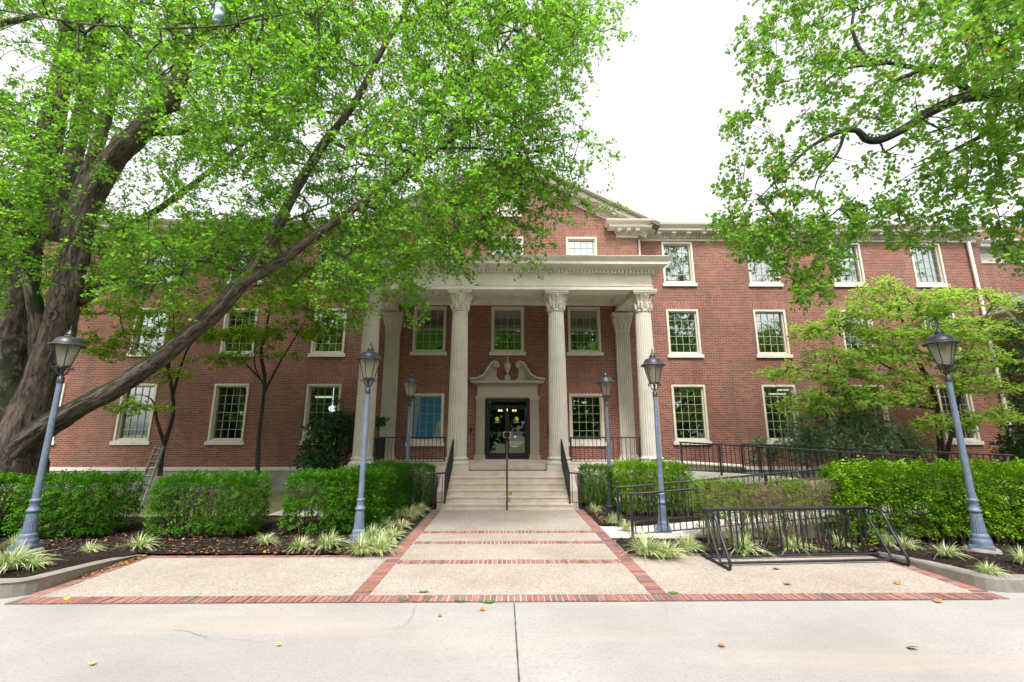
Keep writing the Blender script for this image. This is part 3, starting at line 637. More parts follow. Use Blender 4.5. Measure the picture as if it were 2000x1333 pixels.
for sx in (-1, 1):
    d = MB(); comb(d, YE, YW-.1, 22, .072, 7.315, 7.222, 7.325, sx*(XE+.03), sx*(XE+.125)); d.v = [(AX+p[1], p[0], p[2]) for p in d.v]; part(d, 'dentil_band', M['stone'], pc)
b = MB(); b.box(AX-XE-.45, AX+XE+.45, YE-.45, YW-.002, 7.655, 7.69); b.box(AX-XE+.5, AX+XE-.5, YE+.5, YW-.002, 7.10, 7.14); part(b, 'portico_roof', M['stone'])
b = MB()                                     # ceiling mouldings
for z0, z1, o_ in ((6.86, 6.93, .03), (6.93, 7.0, .10), (7.0, 7.1, .18)):
    b.box(AX-XE+.54, AX+XE-.54, YE+.54, YE+.54+o_, z0, z1); 
    for s in (-1, 1): x0, x1 = sorted((AX+s*(XE-.54), AX+s*(XE-.54-o_))); b.box(x0, x1, YE+.54+o_, YW-.2, z0, z1)
b.box(AX-XE+.56, AX+XE-.56, YW-.05, YW-.002, 6.95, 7.10); b.box(AX-XE+.56, AX+XE-.56, YW-.12, YW-.05, 7.02, 7.10); part(b, 'ceiling_moulding', M['stone'])
for x in XC[1:3]:
    b = MB(); b.box(x-.25, x+.25, YE+.56, YW-.2, 6.98, 7.098); part(b, 'ceiling_beam', M['stone'])
# porch floor
b = MB(); b.box(AX-5.0, AX+5.0, 13.87, 14.55, -.1, .905); part(b, 'porch_base', M['step'])
b = MB(); b.box(AX-1.7, AX+1.7, 13.93, 14.4, .905, .913); part(b, 'brick_landing', M['borderbrick'])
b = MB(); b.box(AX-4.98, AX+4.98, 14.38, YW-.001, .2, 1.07); part(b, 'porch_floor', M['step'])
# door surround
b = MB(); DY = YW-.10
for s in (-1, 1):
    x0, x1 = sorted((AX+s*.845, AX+s*1.17)); xm = (x0+x1)/2
    b.box(x0, x1, DY, YW+.005, 1.25, 3.25)
    for i in range(6): xx = x0+.025+i*(x1-x0-.05)/5; b.box(xx-.016, xx+.016, DY-.035, DY, 1.30, 3.22)
    b.box(x0-.05, x1+.05, DY-.05, YW+.005, 1.072, 1.17); b.box(x0-.03, x1+.03, DY-.035, YW+.005, 1.17, 1.25)
    b.box(x0-.02, x1+.02, DY-.03, YW+.005, 3.25, 3.31); b.box(x0-.05, x1+.05, DY-.05, YW+.005, 3.31, 3.36)
b.box(AX-.845, AX+.845, DY+.04, YW+.005, 3.31, 3.36)
so_ = part(b, 'door_surround', M['doortrim'])
b = MB(); b.box(AX-1.15, AX+1.15, DY-.02, YW+.005, 3.36, 3.46); b.box(AX-1.13, AX+1.13, DY, YW+.005, 3.46, 3.76); b.box(AX-1.17, AX+1.17, DY-.05, YW+.005, 3.76, 3.79)
for i in range(46): xx = AX-1.14+(i+.5)*2.28/46; b.box(xx-.014, xx+.014, DY-.085, DY-.02, 3.79, 3.84)
b.box(AX-1.15, AX+1.15, DY-.03, YW+.005, 3.79, 3.85); b.box(AX-1.28, AX+1.28, DY-.16, YW+.005, 3.85, 3.88); b.box(AX-1.36, AX+1.36, DY-.22, YW+.005, 3.88, 3.95); part(b, 'frieze', M['doortrim'], so_)
for s in (-1, 1):
    b = MB(); cv = catmull([(1.40, 3.97), (1.10, 4.02), (.86, 4.14), (.72, 4.34), (.60, 4.54), (.48, 4.63), (.38, 4.60)], .05); cv = [(AX+s*p[0], p[1]) for p in cv]; n = len(cv)
    for (th, y0, y1, off) in ((.085, DY-.22, YW, 0), (.05, DY-.15, YW, -.07)):
        vs = []
        for i, p in enumerate(cv):
            t = Vector((cv[min(i+1, n-1)][0]-cv[max(i-1, 0)][0], cv[min(i+1, n-1)][1]-cv[max(i-1, 0)][1])).normalized(); nn = Vector((-t.y, t.x))*(-s)
            if nn.y < 0 and i < n*.8: nn = -nn
            for q, yy in ((off, y0), (off, y1), (off+th, y1), (off+th, y0)): vs.append((p[0]+nn.x*q, yy, p[1]+nn.y*q))
        b.add(vs, [(i*4+j, i*4+(j+1) % 4, i*4+4+(j+1) % 4, i*4+4+j) for i in range(n-1) for j in range(4)]+[(0,1,2,3), tuple(range(n*4-4, n*4))])
    # tympanum below the scroll, cut by a round hollow near the urn
    hol = [(AX+s*(.20+.19*(1-math.cos(t))), 3.95+.0+.30*math.sin(t)*1.0) for t in np.linspace(0, math.pi/2, 2)]
    inner = [(AX+s*x_, z_) for x_, z_ in ((.12, 3.95), (.13, 4.02), (.17, 3.99), (.26, 3.985), (.36, 4.04), (.41, 4.14), (.42, 4.28), (.40, 4.42))]
    poly = inner+[(c_[0], c_[1]-.0) for c_ in cv[::-1] if abs(c_[0]-AX) > .44]+[(AX+s*1.38, 3.95)]
    b.prism(poly, 'y', DY-.02, YW)
    cx, cz = AX+s*.40, 4.55
    b.tube([(cx, DY-.24, cz), (cx, YW, cz)], .10, 24)
    sp = [(cx+s*-math.cos(t)*(.095-.011*t), DY-.245, cz+math.sin(t)*(.095-.011*t)) for t in np.linspace(0, 7.5, 44)]; b.tube(sp, .014, 6)
    b.tube([(cx, DY-.27, cz), (cx, DY-.2, cz)], .028, 12)
    part(b, 'scroll_pediment', M['doortrim'], so_)
b = MB(); b.box(AX-.10, AX+.10, DY-.12, YW, 3.95, 4.14); b.box(AX-.075, AX+.075, DY-.10, YW, 4.14, 4.17)
b.lathe([(.06, 4.17), (.065, 4.19), (.03, 4.22), (.025, 4.25), (.05, 4.28), (.10, 4.36), (.125, 4.46), (.13, 4.55), (.145, 4.57), (.145, 4.60), (.12, 4.62), (.06, 4.68), (.03, 4.72), (.035, 4.75), (.025, 4.80), (.01, 4.90), (.004, 4.93)], (AX, DY-.03, 0), 28); part(b, 'urn', M['doortrim'], so_)
# entrance doors
x0, x1, z0, z1 = DOOR; yd = YW+.02; b = MB()
b.box(x0, x0+.10, yd-.06, yd+.12, z0+.02, z1); b.box(x1-.10, x1, yd-.06, yd+.12, z0+.02, z1); b.box(x0+.10, x1-.10, yd-.06, yd+.12, z1-.10, z1); b.box(x0+.10, x1-.10, yd-.04, yd+.12, 2.98, 3.04)
dr = part(b, 'entrance_door', M['bronze']); xm = (x0+x1)/2
b = MB(); b.add([(x0+.1, yd+.05, 3.04), (x1-.1, yd+.05, 3.04), (x1-.1, yd+.05, z1-.1), (x0+.1, yd+.05, z1-.1)], [(0,1,2,3)]); part(b, 'transom_pane', M['doorglass'], dr, fixn=False)
b = MB(); b.box(x0, x1, YW-.08, YW+.1, 1.07, 1.092); part(b, 'threshold', M['steel'], dr)
for s in (-1, 1):
    a, c = (x0+.105, xm-.004) if s < 0 else (xm+.004, x1-.105); b = MB()
    b.box(a, a+.075, yd, yd+.045, 1.10, 2.975); b.box(c-.075, c, yd, yd+.045, 1.10, 2.975); b.box(a+.075, c-.075, yd, yd+.045, 2.90, 2.975); b.box(a+.075, c-.075, yd, yd+.045, 1.10, 1.31)
    part(b, 'door_leaf', M['bronze'], dr)
    b = MB(); b.add([(a+.07, yd+.02, 1.30), (c-.07, yd+.02, 1.30), (c-.07, yd+.02, 2.91), (a+.07, yd+.02, 2.91)], [(0,1,2,3)]); part(b, 'door_pane', M['doorglass'], dr, fixn=False)
    b = MB(); b.box(a+.07, c-.07, yd+.05, yd+.10, 2.02, 2.08); part(b, 'push_bar', M['steel'], dr)
    hx = xm-s*-.075; hx = xm+s*.11; b = MB(); b.tube([(xm+s*.035, yd, 1.86), (xm+s*.035, yd-.06, 1.86), (hx, yd-.07, 1.86), (hx+s*.02, yd-.07, 1.88), (hx+s*.02, yd-.07, 2.05), (hx, yd-.07, 2.07), (xm+s*.035, yd-.06, 2.07), (xm+s*.035, yd, 2.07)], .014, 8); part(b, 'handle', M['steel'], dr)
    sx = (a+c)/2-.01; b = MB(); b.tube([(sx, yd+.017, 2.55), (sx, yd+.014, 2.55)], .075, 28); part(b, 'round_sticker', M['yellow'], dr)
    b = MB(); b.box(sx-.085, sx+.085, yd+.013, yd+.018, 2.40, 2.455); part(b, 'blue_sticker', M['blue'], dr)
b = MB(); b.box(xm+.09, x1-.19, yd+.012, yd+.017, 1.70, 1.712)
for zz, h, a0, a1 in ((1.56, .012, .13, .42), (1.535, .012, .17, .38)): b.box(xm+a0, xm+a1, yd+.012, yd+.017, zz, zz+h)
b.tube([(xm+.30, yd+.016, 1.90), (xm+.30, yd+.012, 1.90)], .045, 16); part(b, 'door_lettering_rule', M['white'], dr)
cu = bpy.data.curves.new('door_lettering', 'FONT'); cu.body = 'In Case of Emergency'; cu.size = .062; cu.align_x = 'CENTER'
tmp = bpy.data.objects.new('tmp_text', cu); COL.objects.link(tmp); dg = bpy.context.evaluated_depsgraph_get(); me = bpy.data.meshes.new_from_object(tmp.evaluated_get(dg)); bpy.data.objects.remove(tmp)
me.name = 'door_lettering'; me.materials.clear(); me.materials.append(M['white']); to = bpy.data.objects.new('door_lettering', me); COL.objects.link(to); to.parent = dr
to.rotation_euler = (R(90), 0, 0); to.location = (xm+.275-AX, yd+.012-YW, 1.62)
# blue banner behind the left porch window
b = MB(); xx0, xx1, zz0, zz1 = -3.50, -2.44, 1.75, 3.42
b.box(xx0, xx1, YW+.15, YW+.16, zz0, zz1); bo = part(b, 'banner_panel', M['banner'], BW); b = MB()
for c_ in COL.objects:
    if c_.parent == BW and c_.name.startswith('pane'): c_.data.materials[0] = M['clearglass']
b.prism([(-2.72, 1.76), (-2.46, 1.76), (-2.46, 2.55), (-2.62, 2.35)], 'y', YW+.143, YW+.148); b.prism([(-3.48, 1.76), (-3.2, 1.76), (-3.30, 1.80), (-3.48, 2.02)], 'y', YW+.143, YW+.148); b.prism([(-3.45, 1.95), (-3.38, 1.95), (-3.25, 3.38), (-3.47, 3.38)], 'y', YW+.1425, YW+.148)
part(b, 'banner_wave', M['bannerw'], BW)
# downspouts and pipes
def spout(pts, r=.055, name='downspout'):
    b = MB(); b.tube(pts, r, 10); part(b, name, M['pipe'])
spout([(AX+PW+.14, YR-.10, 9.85), (AX+PW+.14, YR-.10, .4)]); spout([(AX-PW-.14, YR-.10, 9.85), (AX-PW-.14, YR-.10, .4)])
spout([(19.25, YR-.10, 9.85), (19.25, YR-.1, 7.9), (19.25, YR-.1, 7.5), (19.25, YR-.1, .9), (19.25, YR-.22, .72), (19.6, YR-.5, .62)], .07)
b = MB(); b.tube([(5.2, YR-.16, 1.02), (8.4, YR-.16, .84), (8.75, YR-.18, .82), (8.95, YR-.22, .72)], .075, 10); part(b, 'drain_pipe', M['pipe'])
# small fittings on the wall
t = tag(MB().box(AX-1.40, AX-1.30, YW-.05, YW-.002, 2.05, 2.22).box(AX-1.375, AX-1.325, YW-.055, YW-.05, 2.15, 2.20).build('card_reader', M['iron']), 'small black card reader on the brick left of the entrance doors', 'card reader')
t = MB().box(AX+1.50, AX+1.78, YW-.035, YW-.002, 1.86, 2.34).box(AX+1.485, AX+1.795, YW-.045, YW-.036, 1.845, 1.865).box(AX+1.485, AX+1.795, YW-.045, YW-.036, 2.335, 2.355).box(AX+1.485, AX+1.503, YW-.045, YW-.036, 1.865, 2.335).box(AX+1.777, AX+1.795, YW-.045, YW-.036, 1.865, 2.335).build('wall_plaque', M['plaque']); tag(t, 'dark bronze plaque on the brick right of the entrance doors', 'plaque')
t = MB().box(AX+1.54, AX+1.60, YW-.14, YW-.002, 3.02, 3.10).tube([(AX+1.57, YW-.14, 3.05), (AX+1.57, YW-.26, 3.02)], .04, 10).build('security_camera', M['iron']); tag(t, 'small dark security camera on the brick above the plaque', 'camera')
# lights inside
ch = empty('chandelier', (AX, 19.0, 3.2), 'warm lit chandelier hanging in the lobby behind the glass doors', 'chandelier')
b = MB(); b.tube([(0, 0, 1.1), (0, 0, -.3)], .015, 6); b.tube([(math.cos(a)*.35, math.sin(a)*.35, -.3) for a in np.linspace(0, 6.283, 25)], .015, 6); b.build('hoop', M['plaque'], ch)
for i in range(8):
    a = i*math.pi/4; b = MB(); b.lathe([(.01, 0), (.035, .03), (.03, .07), (.005, .11)], (math.cos(a)*.35, math.sin(a)*.35, -.28), 8); b.build('bulb', M.setdefault('warm', emit_mat('warm_bulb', (1, .5, .25), 5)), ch)
gl = MB(); gl.lathe([(.02, -.12), (.10, -.09), (.15, 0), (.13, .09), (.05, .13), (.02, .16)], (0, 0, 0), 20); gl.tube([(0, 0, .14), (0, 0, 1.0)], .012, 6)
gp = W(649, 799, 18.6); o = gl.build('globe_lamp', M.setdefault('globe', emit_mat('globe_glass', (.9, .95, 1), 1.4))); o.location = gp; tag(o, 'round white globe lamp hanging inside the ground floor window behind the dark shrub', 'lamp')
for px_, py_ in ((633, 776), (1535, 762), (1518, 770)):
    p = W(px_, py_, 19.3); o = MB().box(-.35, .35, -.06, .06, -.03, .03).build('ceiling_light', M.setdefault('tube', emit_mat('ceiling_light_panel', (1, .9, .7), .9))); o.location = p
    tag(o, {633: 'warm strip ceiling light inside the ground floor window left of the portico', 1535: 'upper strip ceiling light inside the second ground floor window right of the portico', 1518: 'lower strip ceiling light inside the second ground floor window right of the portico'}[px_], 'ceiling light', 'strip lights inside the ground floor')

# neighbouring wing beyond the corner, and low annex with a slate roof
nb = empty('brick_wing', (22, 17.6, 0), 'set-back brick wing with lower cornice beyond the far right corner, behind the leaves', 'building')
b = MB(); b.box(19.76, 34, 17.5, 30, 0, 9.3); b.box(19.76, 34, 17.9, 30, 9.3, 10.9); b.build('wall', M['brick'], nb, origin=(22, 17.6, 0))
b = MB(); b.sweep(CP, (19.76, 17.5, 9.35), (34, 17.5, 9.35), (0, -1, 0), (0, 0, 1)); b.box(19.76, 34, 17.46, 17.52, 9.05, 9.35); b.build('cornice', M['trim'], nb, origin=(22, 17.6, 0))
an = empty('brick_annex', (22, 12, 0), 'low brick annex with slate roof projecting at the far right edge', 'building')
AO = (22, 12, 0); EZ = 6.55; EX = 19.15
b = MB(); b.box(19.75, 30, 3.0, 17.1, 0, EZ+.05); b.build('wall', M['brick'], an, origin=AO)
b = MB(); b.box(EX+.12, 19.77, 2.7, 17.15, EZ-.02, EZ+.06); b.box(19.60, 19.76, 2.9, 17.1, EZ-.35, EZ-.02); b.build('soffit', M['trim'], an, origin=AO)
b = MB(); b.sweep([(0, 0), (.10, 0), (.14, .05), (.14, .13), (.11, .13), (0, .13)], (EX+.13, 2.7, EZ+.02), (EX+.13, 17.1, EZ+.02), (-1, 0, 0), (0, 0, 1)); b.build('gutter', M['pipe'], an, origin=AO)
b = MB(); sl = .52
for i in range(14):
    for j in range(48):
        x_ = EX+.1+i*.32; y_ = 2.7+j*.3+random.uniform(-.01, .01); z_ = EZ+.16+(x_-EX)*sl
        b.add([(x_, y_, z_+.03), (x_, y_+.29, z_+.03), (x_+.36, y_+.29, z_+.36*sl), (x_+.36, y_, z_+.36*sl), (x_, y_, z_), (x_, y_+.29, z_)], [(0,1,2,3), (0,4,5,1)])
b.build('roof', M['slate'], an, origin=AO, fixn=False)
b = MB(); b.prism([(EX+.1, EZ+.06), (EX+5, EZ+.06), (EX+5, EZ+.1+4.9*sl)], 'y', 2.75, 17.1); b.build('roof_deck', M['roof'], an, origin=AO)
b = MB(); b.tube([(EX+.05, 16.2, EZ), (19.6, 16.2, EZ-.5), (19.66, 16.2, EZ-.8), (19.66, 16.2, .5)], .06, 10); b.build('downspout', M['pipe'], an, origin=AO)

# ------------------------------------------------------------------ steps
st = empty('front_steps', (AX, 13.2, 0), 'six pale stone steps climbing from the path to the portico', 'steps'); RS = .1517
for k in range(6):
    y0 = 12.62+k*.262; z1_ = (k+1)*RS; hw = 1.76 if k == 0 else 1.70; b = MB()
    xs = [-hw, -.25+.3*math.sin(k*2.1), hw]
    yb = 13.92 if k < 5 else 13.93
    for i in range(2):
        b.box(AX+xs[i]+.002, AX+xs[i+1]-.002, y0+.012, yb-.001, k*RS-(.05 if k == 0 else 0), z1_-.035); b.box(AX+xs[i]+.002, AX+xs[i+1]-.002, y0-.012, yb, z1_-.035, z1_-.001*(k < 5)-(0 if k < 5 else .0))
    b.build('step', M['step'], st, origin=(AX, 13.2, 0))
for s in (-1, 1):
    x0, x1 = sorted((AX+s*1.705, AX+s*1.95)); b = MB(); b.prism([(12.9, -.05), (13.87, -.05), (13.87, .90), (13.7, .90), (12.9, .45)], 'x', x0, x1); b.build('cheek_wall', M['step'], st, origin=(AX, 13.2, 0))
tag(sheet('rust_stain_dummy', rect(0, 0.001, -50, -50.001), -.5, M['crack']), kind='structure') if False else None
b = MB()
b.box(AX+.03, AX+.12, 12.872+.262, 12.876+.262, RS*2+.02, RS*3-.04); b.box(AX+.03, AX+.08, 12.868, 12.872, RS+.03, RS*2-.04); b.build('rust_stain', plain('rust', (.45, .22, .05), .9, 0, .3, 20), st, origin=(AX, 13.2, 0))

# ------------------------------------------------------------------ railings
PM = {}
def picket_mesh(h, t=.008):
    key = (round(h, 2), t)
    if key not in PM:
        b = MB(); b.box(-t, t, -t, t, 0, key[0]); me = bpy.data.meshes.new('picket'); me.from_pydata(b.v, [], b.f); me.materials.append(M['iron']); PM[key] = me
    return PM[key]
def railing(name, label, cat, pts, h, posts=(), z_low=.10, pick=.125, top_r=.022, group=None, ext=None, lower=True):
    """pts: floor-level polyline; top rail at +h, bottom rail at +z_low; post (seg index, fraction)"""
    P = [np.array(p, float) for p in pts]; o = P[0]; e = empty(name, tuple(o), label, cat, group)
    b = MB(); top = [p-o+np.array([0, 0, h]) for p in P]
    if ext: top = [top[0]+np.array(x_) for x_ in ext[0]]+top+[top[-1]+np.array(x_) for x_ in ext[1]]
    for i in range(len(top)-1): b.tube([top[i], top[i+1]], top_r, 8)
    b.build('top_rail', M['worn'] if name == 'centre_handrail' else M['iron'], e)
    if lower:
        b = MB(); 
        for i in range(len(P)-1): b.tube([P[i]-o+np.array([0, 0, z_low]), P[i+1]-o+np.array([0, 0, z_low])], .012, 6)
        b.build('bottom_rail', M['iron'], e)
    for i, f in posts:
        q = P[i]+(P[min(i+1, len(P)-1)]-P[i])*f-o; b = MB(); b.box(q[0]-.022, q[0]+.022, q[1]-.022, q[1]+.022, q[2]-.02, q[2]+h); b.build('post', M['iron'], e)
    if pick:
        for i in range(len(P)-1):
            L = np.linalg.norm((P[i+1]-P[i])[:2]); n = max(1, int(L/pick))
            for k in range(n):
                q = P[i]+(P[i+1]-P[i])*((k+.5)/n)-o; c = bpy.data.objects.new('picket', picket_mesh(h-z_low)); COL.objects.link(c); c.parent = e; c.location = (q[0], q[1], q[2]+z_low)
    return e
zf = 1.07
railing('porch_railing', 'black iron railing between the two left portico columns', 'railing', [(XC[0]+.32, YC, zf), (XC[1]-.33, YC, zf)], .82, [(0, .02), (0, .98)], group='porch railings')
railing('porch_railing', 'black iron railing between the two right portico columns', 'railing', [(XC[2]+.33, YC, zf), (XC[3]-.32, YC, zf)], .82, [(0, .02), (0, .98)], group='porch railings')
railing('porch_railing', 'short black iron railing closing the left side of the porch', 'railing', [(XC[0]+.30, YC+.25, zf), (XC[0]+.1, YW-.5, zf)], .80, [(0, 0), (0, 1)], group='porch railings')
railing('stair_railing', 'black iron stair railing on the left edge of the steps', 'railing', [(AX-1.66, 13.95, .93), (AX-1.70, 12.66, .06), (AX-2.0, 12.62, .04)], .90, [(0, .02), (1, 0), (2, 0)], z_low=.14, pick=.11)
railing('stair_railing', 'black iron stair railing on the right edge of the steps', 'railing', [(AX+1.64, 13.95, .93), (AX+1.68, 12.66, .06), (AX+1.98, 12.62, .04)], .90, [(0, .02), (1, 0), (2, 0)], z_low=.14, pick=.11)
railing('centre_handrail', 'single dark handrail running up the middle of the steps', 'handrail', [(AX-.02, 12.60, 0), (AX-.02, 14.0, .91)], .84, [(0, 0), (0, 1)], pick=None, lower=False, top_r=.030, ext=[[(0, -.12, -.04)], [(0, .2, 0)]])
# ------------------------------------------------------------------ ramp
RY0, RY1 = 9.22, 10.30; XR0, XR1 = 2.72, 9.9
rp = empty('access_ramp', (6, 10, 0), 'pale concrete wheelchair ramp rising beside the portico to the right', 'ramp')
RO = (6, 10, 0)
b = MB(); b.add([(PX1+.01, RY0-.05, .01), (XR0, RY0-.05, .012), (XR1, RY0-.05, .60), (XR1+1.6, RY0-.05, .60), (XR1+1.6, 12.2, .60), (XR1-.2, 12.2, .60), (XR1-.2, RY1, .6-.017), (XR0, RY1, .012), (PX1+.01, RY1, .01)], [(0,1,7,8), (1,2,6,7), (2,3,4,5,6)])
b.add([(XR0, RY0-.05, -.05), (XR1, RY0-.05, -.05), (XR1+1.6, RY0-.05, -.05), (XR1+1.6, RY0-.05, .6), (XR1, RY0-.05, .6), (XR0, RY0-.05, .012)], [(0,1,4,5), (1,2,3,4)]); b.build('lower_run', M['rampc'], rp, origin=RO)
# upper run: edge polyline near side from porch to landing
near = [(4.95, 13.0, .905), (7.25, 12.95, .78), (9.9, 11.0, .60)]; far = [(4.95, 14.4, .905), (7.6, 14.35, .78), (10.9, 12.2, .60)]
b = MB(); vs = near+far; b.add(vs, [(0, 1, 4, 3), (1, 2, 5, 4)])
for A, B in ((near[0], near[1]), (near[1], near[2])): b.add([A, B, (B[0], B[1], B[2]-.17), (A[0], A[1], A[2]-.17)], [(0,1,2,3)])
b.build('upper_run', M['rampc'], rp, origin=RO)
b = MB(); nn = [(p[0]+.0, p[1]+.03, p[2]-.17) for p in near]
for A, B in ((nn[0], nn[1]), (nn[1], nn[2])): b.add([A, B, (B[0], B[1], 0), (A[0], A[1], 0)], [(0,1,2,3)])
b.build('ramp_wall', M['brick'], rp, origin=RO, fixn=False)
railing('ramp_railing', 'black iron railing on the near side of the lower ramp, its end nearest the camera', 'railing', [(XR0-.25, RY0, .0), (XR0, RY0, .01), (XR1+1.5, RY0, .68)], .84, [(0, 0), (1, .22), (1, .45), (1, .7), (2, 0)], group='ramp railings')
railing('ramp_railing', 'black iron railing on the far side of the lower ramp beside the square hedge', 'railing', [(XR0-.25, RY1, .0), (XR0, RY1, .01), (XR1-.3, RY1, .60)], .84, [(0, 0), (1, .22), (1, .45), (1, .7), (2, 0)], group='ramp railings')
railing('ramp_railing', 'black iron railing on the near edge of the upper ramp sloping down from the column', 'railing', [(4.98, 13.08, .905), (7.25, 13.03, .78), (9.95, 11.05, .60)], .86, [(0, .02), (0, .5), (1, 0), (1, .33), (1, .66), (2, 0)], group='ramp railings')
railing('ramp_railing', 'black iron railing on the wall side of the upper ramp before the pale shrub', 'railing', [(7.4, 14.3, .80), (8.2, 14.2, .78), (13.0, 11.6, .58)], .88, [(0, 0), (1, 0), (1, .33), (1, .66), (2, 0)], group='ramp railings')

Pm = []
for _ in range(15000):
    s_ = random.choice((-1, 1)); x = s_*random.uniform(2.0, 10.5); y = random.choice((random.uniform(6.4, 9.3), random.uniform(8.1, 9.6), random.uniform(8.1, 13.4)))
    if y < YA and abs(x) < 6.42: continue
    if s_ > 0 and 9.12 < y < 10.5: continue
    if s_ > 0 and y > 10.5 and x > 5: continue
    if s_ < 0 and y > 11.5 and x < -4.3: continue
    Pm.append((x, y, (bedz(x, y) if y < 11.5 and not (s_ > 0 and y > 9.1) else .035)+.03*mn.noise(Vector((x*1.3, y*1.3, 0)))+.018*mn.noise(Vector((x*7, y*7, 2)))+.006))
Pm = np.array(Pm)
# ------------------------------------------------------------------ street lamps
def make_lamp():
    e = empty('street_lamp', (0, 0, 0), 'x', 'street lamp', 'lantern posts in front of the building')
    b = MB(); b.box(-.15, .15, -.15, .15, 0, .05); b.lathe([(.135, .05), (.14, .10), (.13, .14), (.115, .16), (.12, .18), (.115, .21), (.10, .23)], (0, 0, 0), 24)
    b.build('base', M['lamppost'], e)
    b = MB(); b.lathe([(.098, .23), (.088, .38), (.074, .56)], (0, 0, 0), 80, lambda i, k: 1-.07*(i % 5 in (0, 1))); b.lathe([(.078, .56), (.092, .575), (.092, .60), (.075, .62), (.066, .65), (.064, .70), (.075, .73), (.08, .745), (.078, .765), (.06, .78)], (0, 0, 0), 24)
    b.build('fluted_shaft', M['lamppost'], e)
    b = MB(); b.lathe([(.054, .775), (.05, 1.3), (.045, 2.2), (.043, 2.76)], (0, 0, 0), 20); b.build('pole', M['lamppost'], e)
    b = MB(); b.lathe([(.049, 2.75), (.050, 2.86), (.036, 2.87), (.022, 2.90), (.026, 2.94), (.02, 2.97), (.03, 3.0), (.03, 3.02)], (0, 0, 0), 16); co_ = b.build('collar', M['lampcap'], e)
    for i in range(6):
        a = i*math.pi/3; ca, sa = math.cos(a), math.sin(a); b = MB()
        b.tube([(ca*r, sa*r, z) for r, z in ((.022, 2.89), (.06, 2.92), (.085, 2.97), (.085, 3.02), (.095, 3.05))], .0085, 6)
        b.tube([(ca*(.125+.022*math.cos(t)), sa*(.125+.022*math.cos(t)), 3.015+.022*math.sin(t)) for t in np.linspace(-2.5, 2.6, 12)], .008, 6); b.tube([(ca*.09, sa*.09, 3.045), (ca*.12, sa*.12, 3.04)], .009, 6)
        b.build('scroll', M['lampcap'], co_)
    b = MB(); hexr = lambda r, z: [(r*math.cos(i*math.pi/3+.26), r*math.sin(i*math.pi/3+.26), z) for i in range(6)]
    lo, hi = hexr(.102, 3.06), hexr(.205, 3.44)
    for i in range(6): b.tube([lo[i], hi[i]], .0085, 5); b.tube([lo[i], lo[(i+1) % 6]], .011, 5)
    b.lathe([(.11, 3.035), (.115, 3.045), (.105, 3.062)], (0, 0, 0), 6); fr = b.build('lantern_frame', M['lampcap'], e)
    lo, hi = hexr(.099, 3.065), hexr(.2, 3.44)
    for i in range(6):
        b = MB(); b.add([lo[i], lo[(i+1) % 6], hi[(i+1) % 6], hi[i]], [(0,1,2,3)]); b.build('lantern_pane', M['lampglass'], e, fixn=False)
    for i in range(3):
        a = i*2.094+.4; c = (.035*math.cos(a), .035*math.sin(a), 0); b = MB(); b.lathe([(.017, 3.07), (.017, 3.25)], c, 10); cd = b.build('candle', M['candle'], e)
        b = MB(); b.lathe([(.006, 3.25), (.014, 3.275), (.011, 3.30), (.003, 3.325)], c, 8); b.build('bulb', M['bulb'], cd)
    b = MB(); b.lathe([(.225, 3.435), (.258, 3.425), (.262, 3.44), (.25, 3.455), (.215, 3.475), (.20, 3.50), (.18, 3.545), (.14, 3.585), (.085, 3.605), (.07, 3.61), (.07, 3.635), (.078, 3.64), (.05, 3.655), (.055, 3.68), (.03, 3.69), (.035, 3.715), (.015, 3.73)], (0, 0, 0), 30); cp = b.build('lantern_roof', M['lampcap'], e)
    b = MB(); b.lathe([(.008, 3.73), (.022, 3.75), (.008, 3.77), (.014, 3.785), (.003, 3.82)], (0, 0, 0), 10); b.build('finial', M['lampcap'], cp)
    return e
lampspec = [(-8.02, 8.10, .14, 1.0, 'leftmost grey-blue lamp post with black lantern, standing before the ginkgo trunk'),
            (G(699, 1062)[0], G(699, 1062)[1], .03, 1.0, 'nearer of the two lamp posts left of the steps, among striped grasses'),
            (G(798, 985)[0], 13.25, .03, 1.0, 'farther of the two lamp posts left of the steps, by the hedge corner'),
            (G(1190, 990)[0], 12.95, .03, 1.0, 'farther of the two lamp posts right of the steps, by the squarish hedge'),
            (G(1297, 1044)[0], G(1297, 1044)[1], .03, 1.0, 'nearer of the two lamp posts right of the steps, beside the ramp rails'),
            (8.02, 7.95, .12, 1.02, 'rightmost grey-blue lamp post with black lantern, standing before the long hedge')]
L0 = make_lamp(); index_kids(L0)
for i, (x, y, z, s_, lb) in enumerate(lampspec):
    e = L0 if i == 0 else copy_tree(L0); e.location = (x, y, z); e.scale = (s_,)*3; e.rotation_euler.z = i*1.1; e['label'] = lb
for x, y, lb in ((-8.02, 8.10, 'rough round concrete footing under the leftmost lamp post'), (8.02, 7.95, 'rough round concrete footing under the rightmost lamp post'), (lampspec[1][0], lampspec[1][1], 'rough concrete footing under the nearer lamp post left of the steps')):
    b = MB(); b.lathe([(.25, -.05), (.24, .09), (.20, .125), (.0, .135)] if abs(x) > 5 else [(.22, -.05), (.21, .02), (.0, .03)], (0, 0, 0), 18, lambda i, k: 1+.08*math.sin(i*1.9)); o = b.build('concrete_footing', M['kerb']); o.location = (x, y, 0.0); tag(o, lb, 'footing', 'footings under lamp posts')

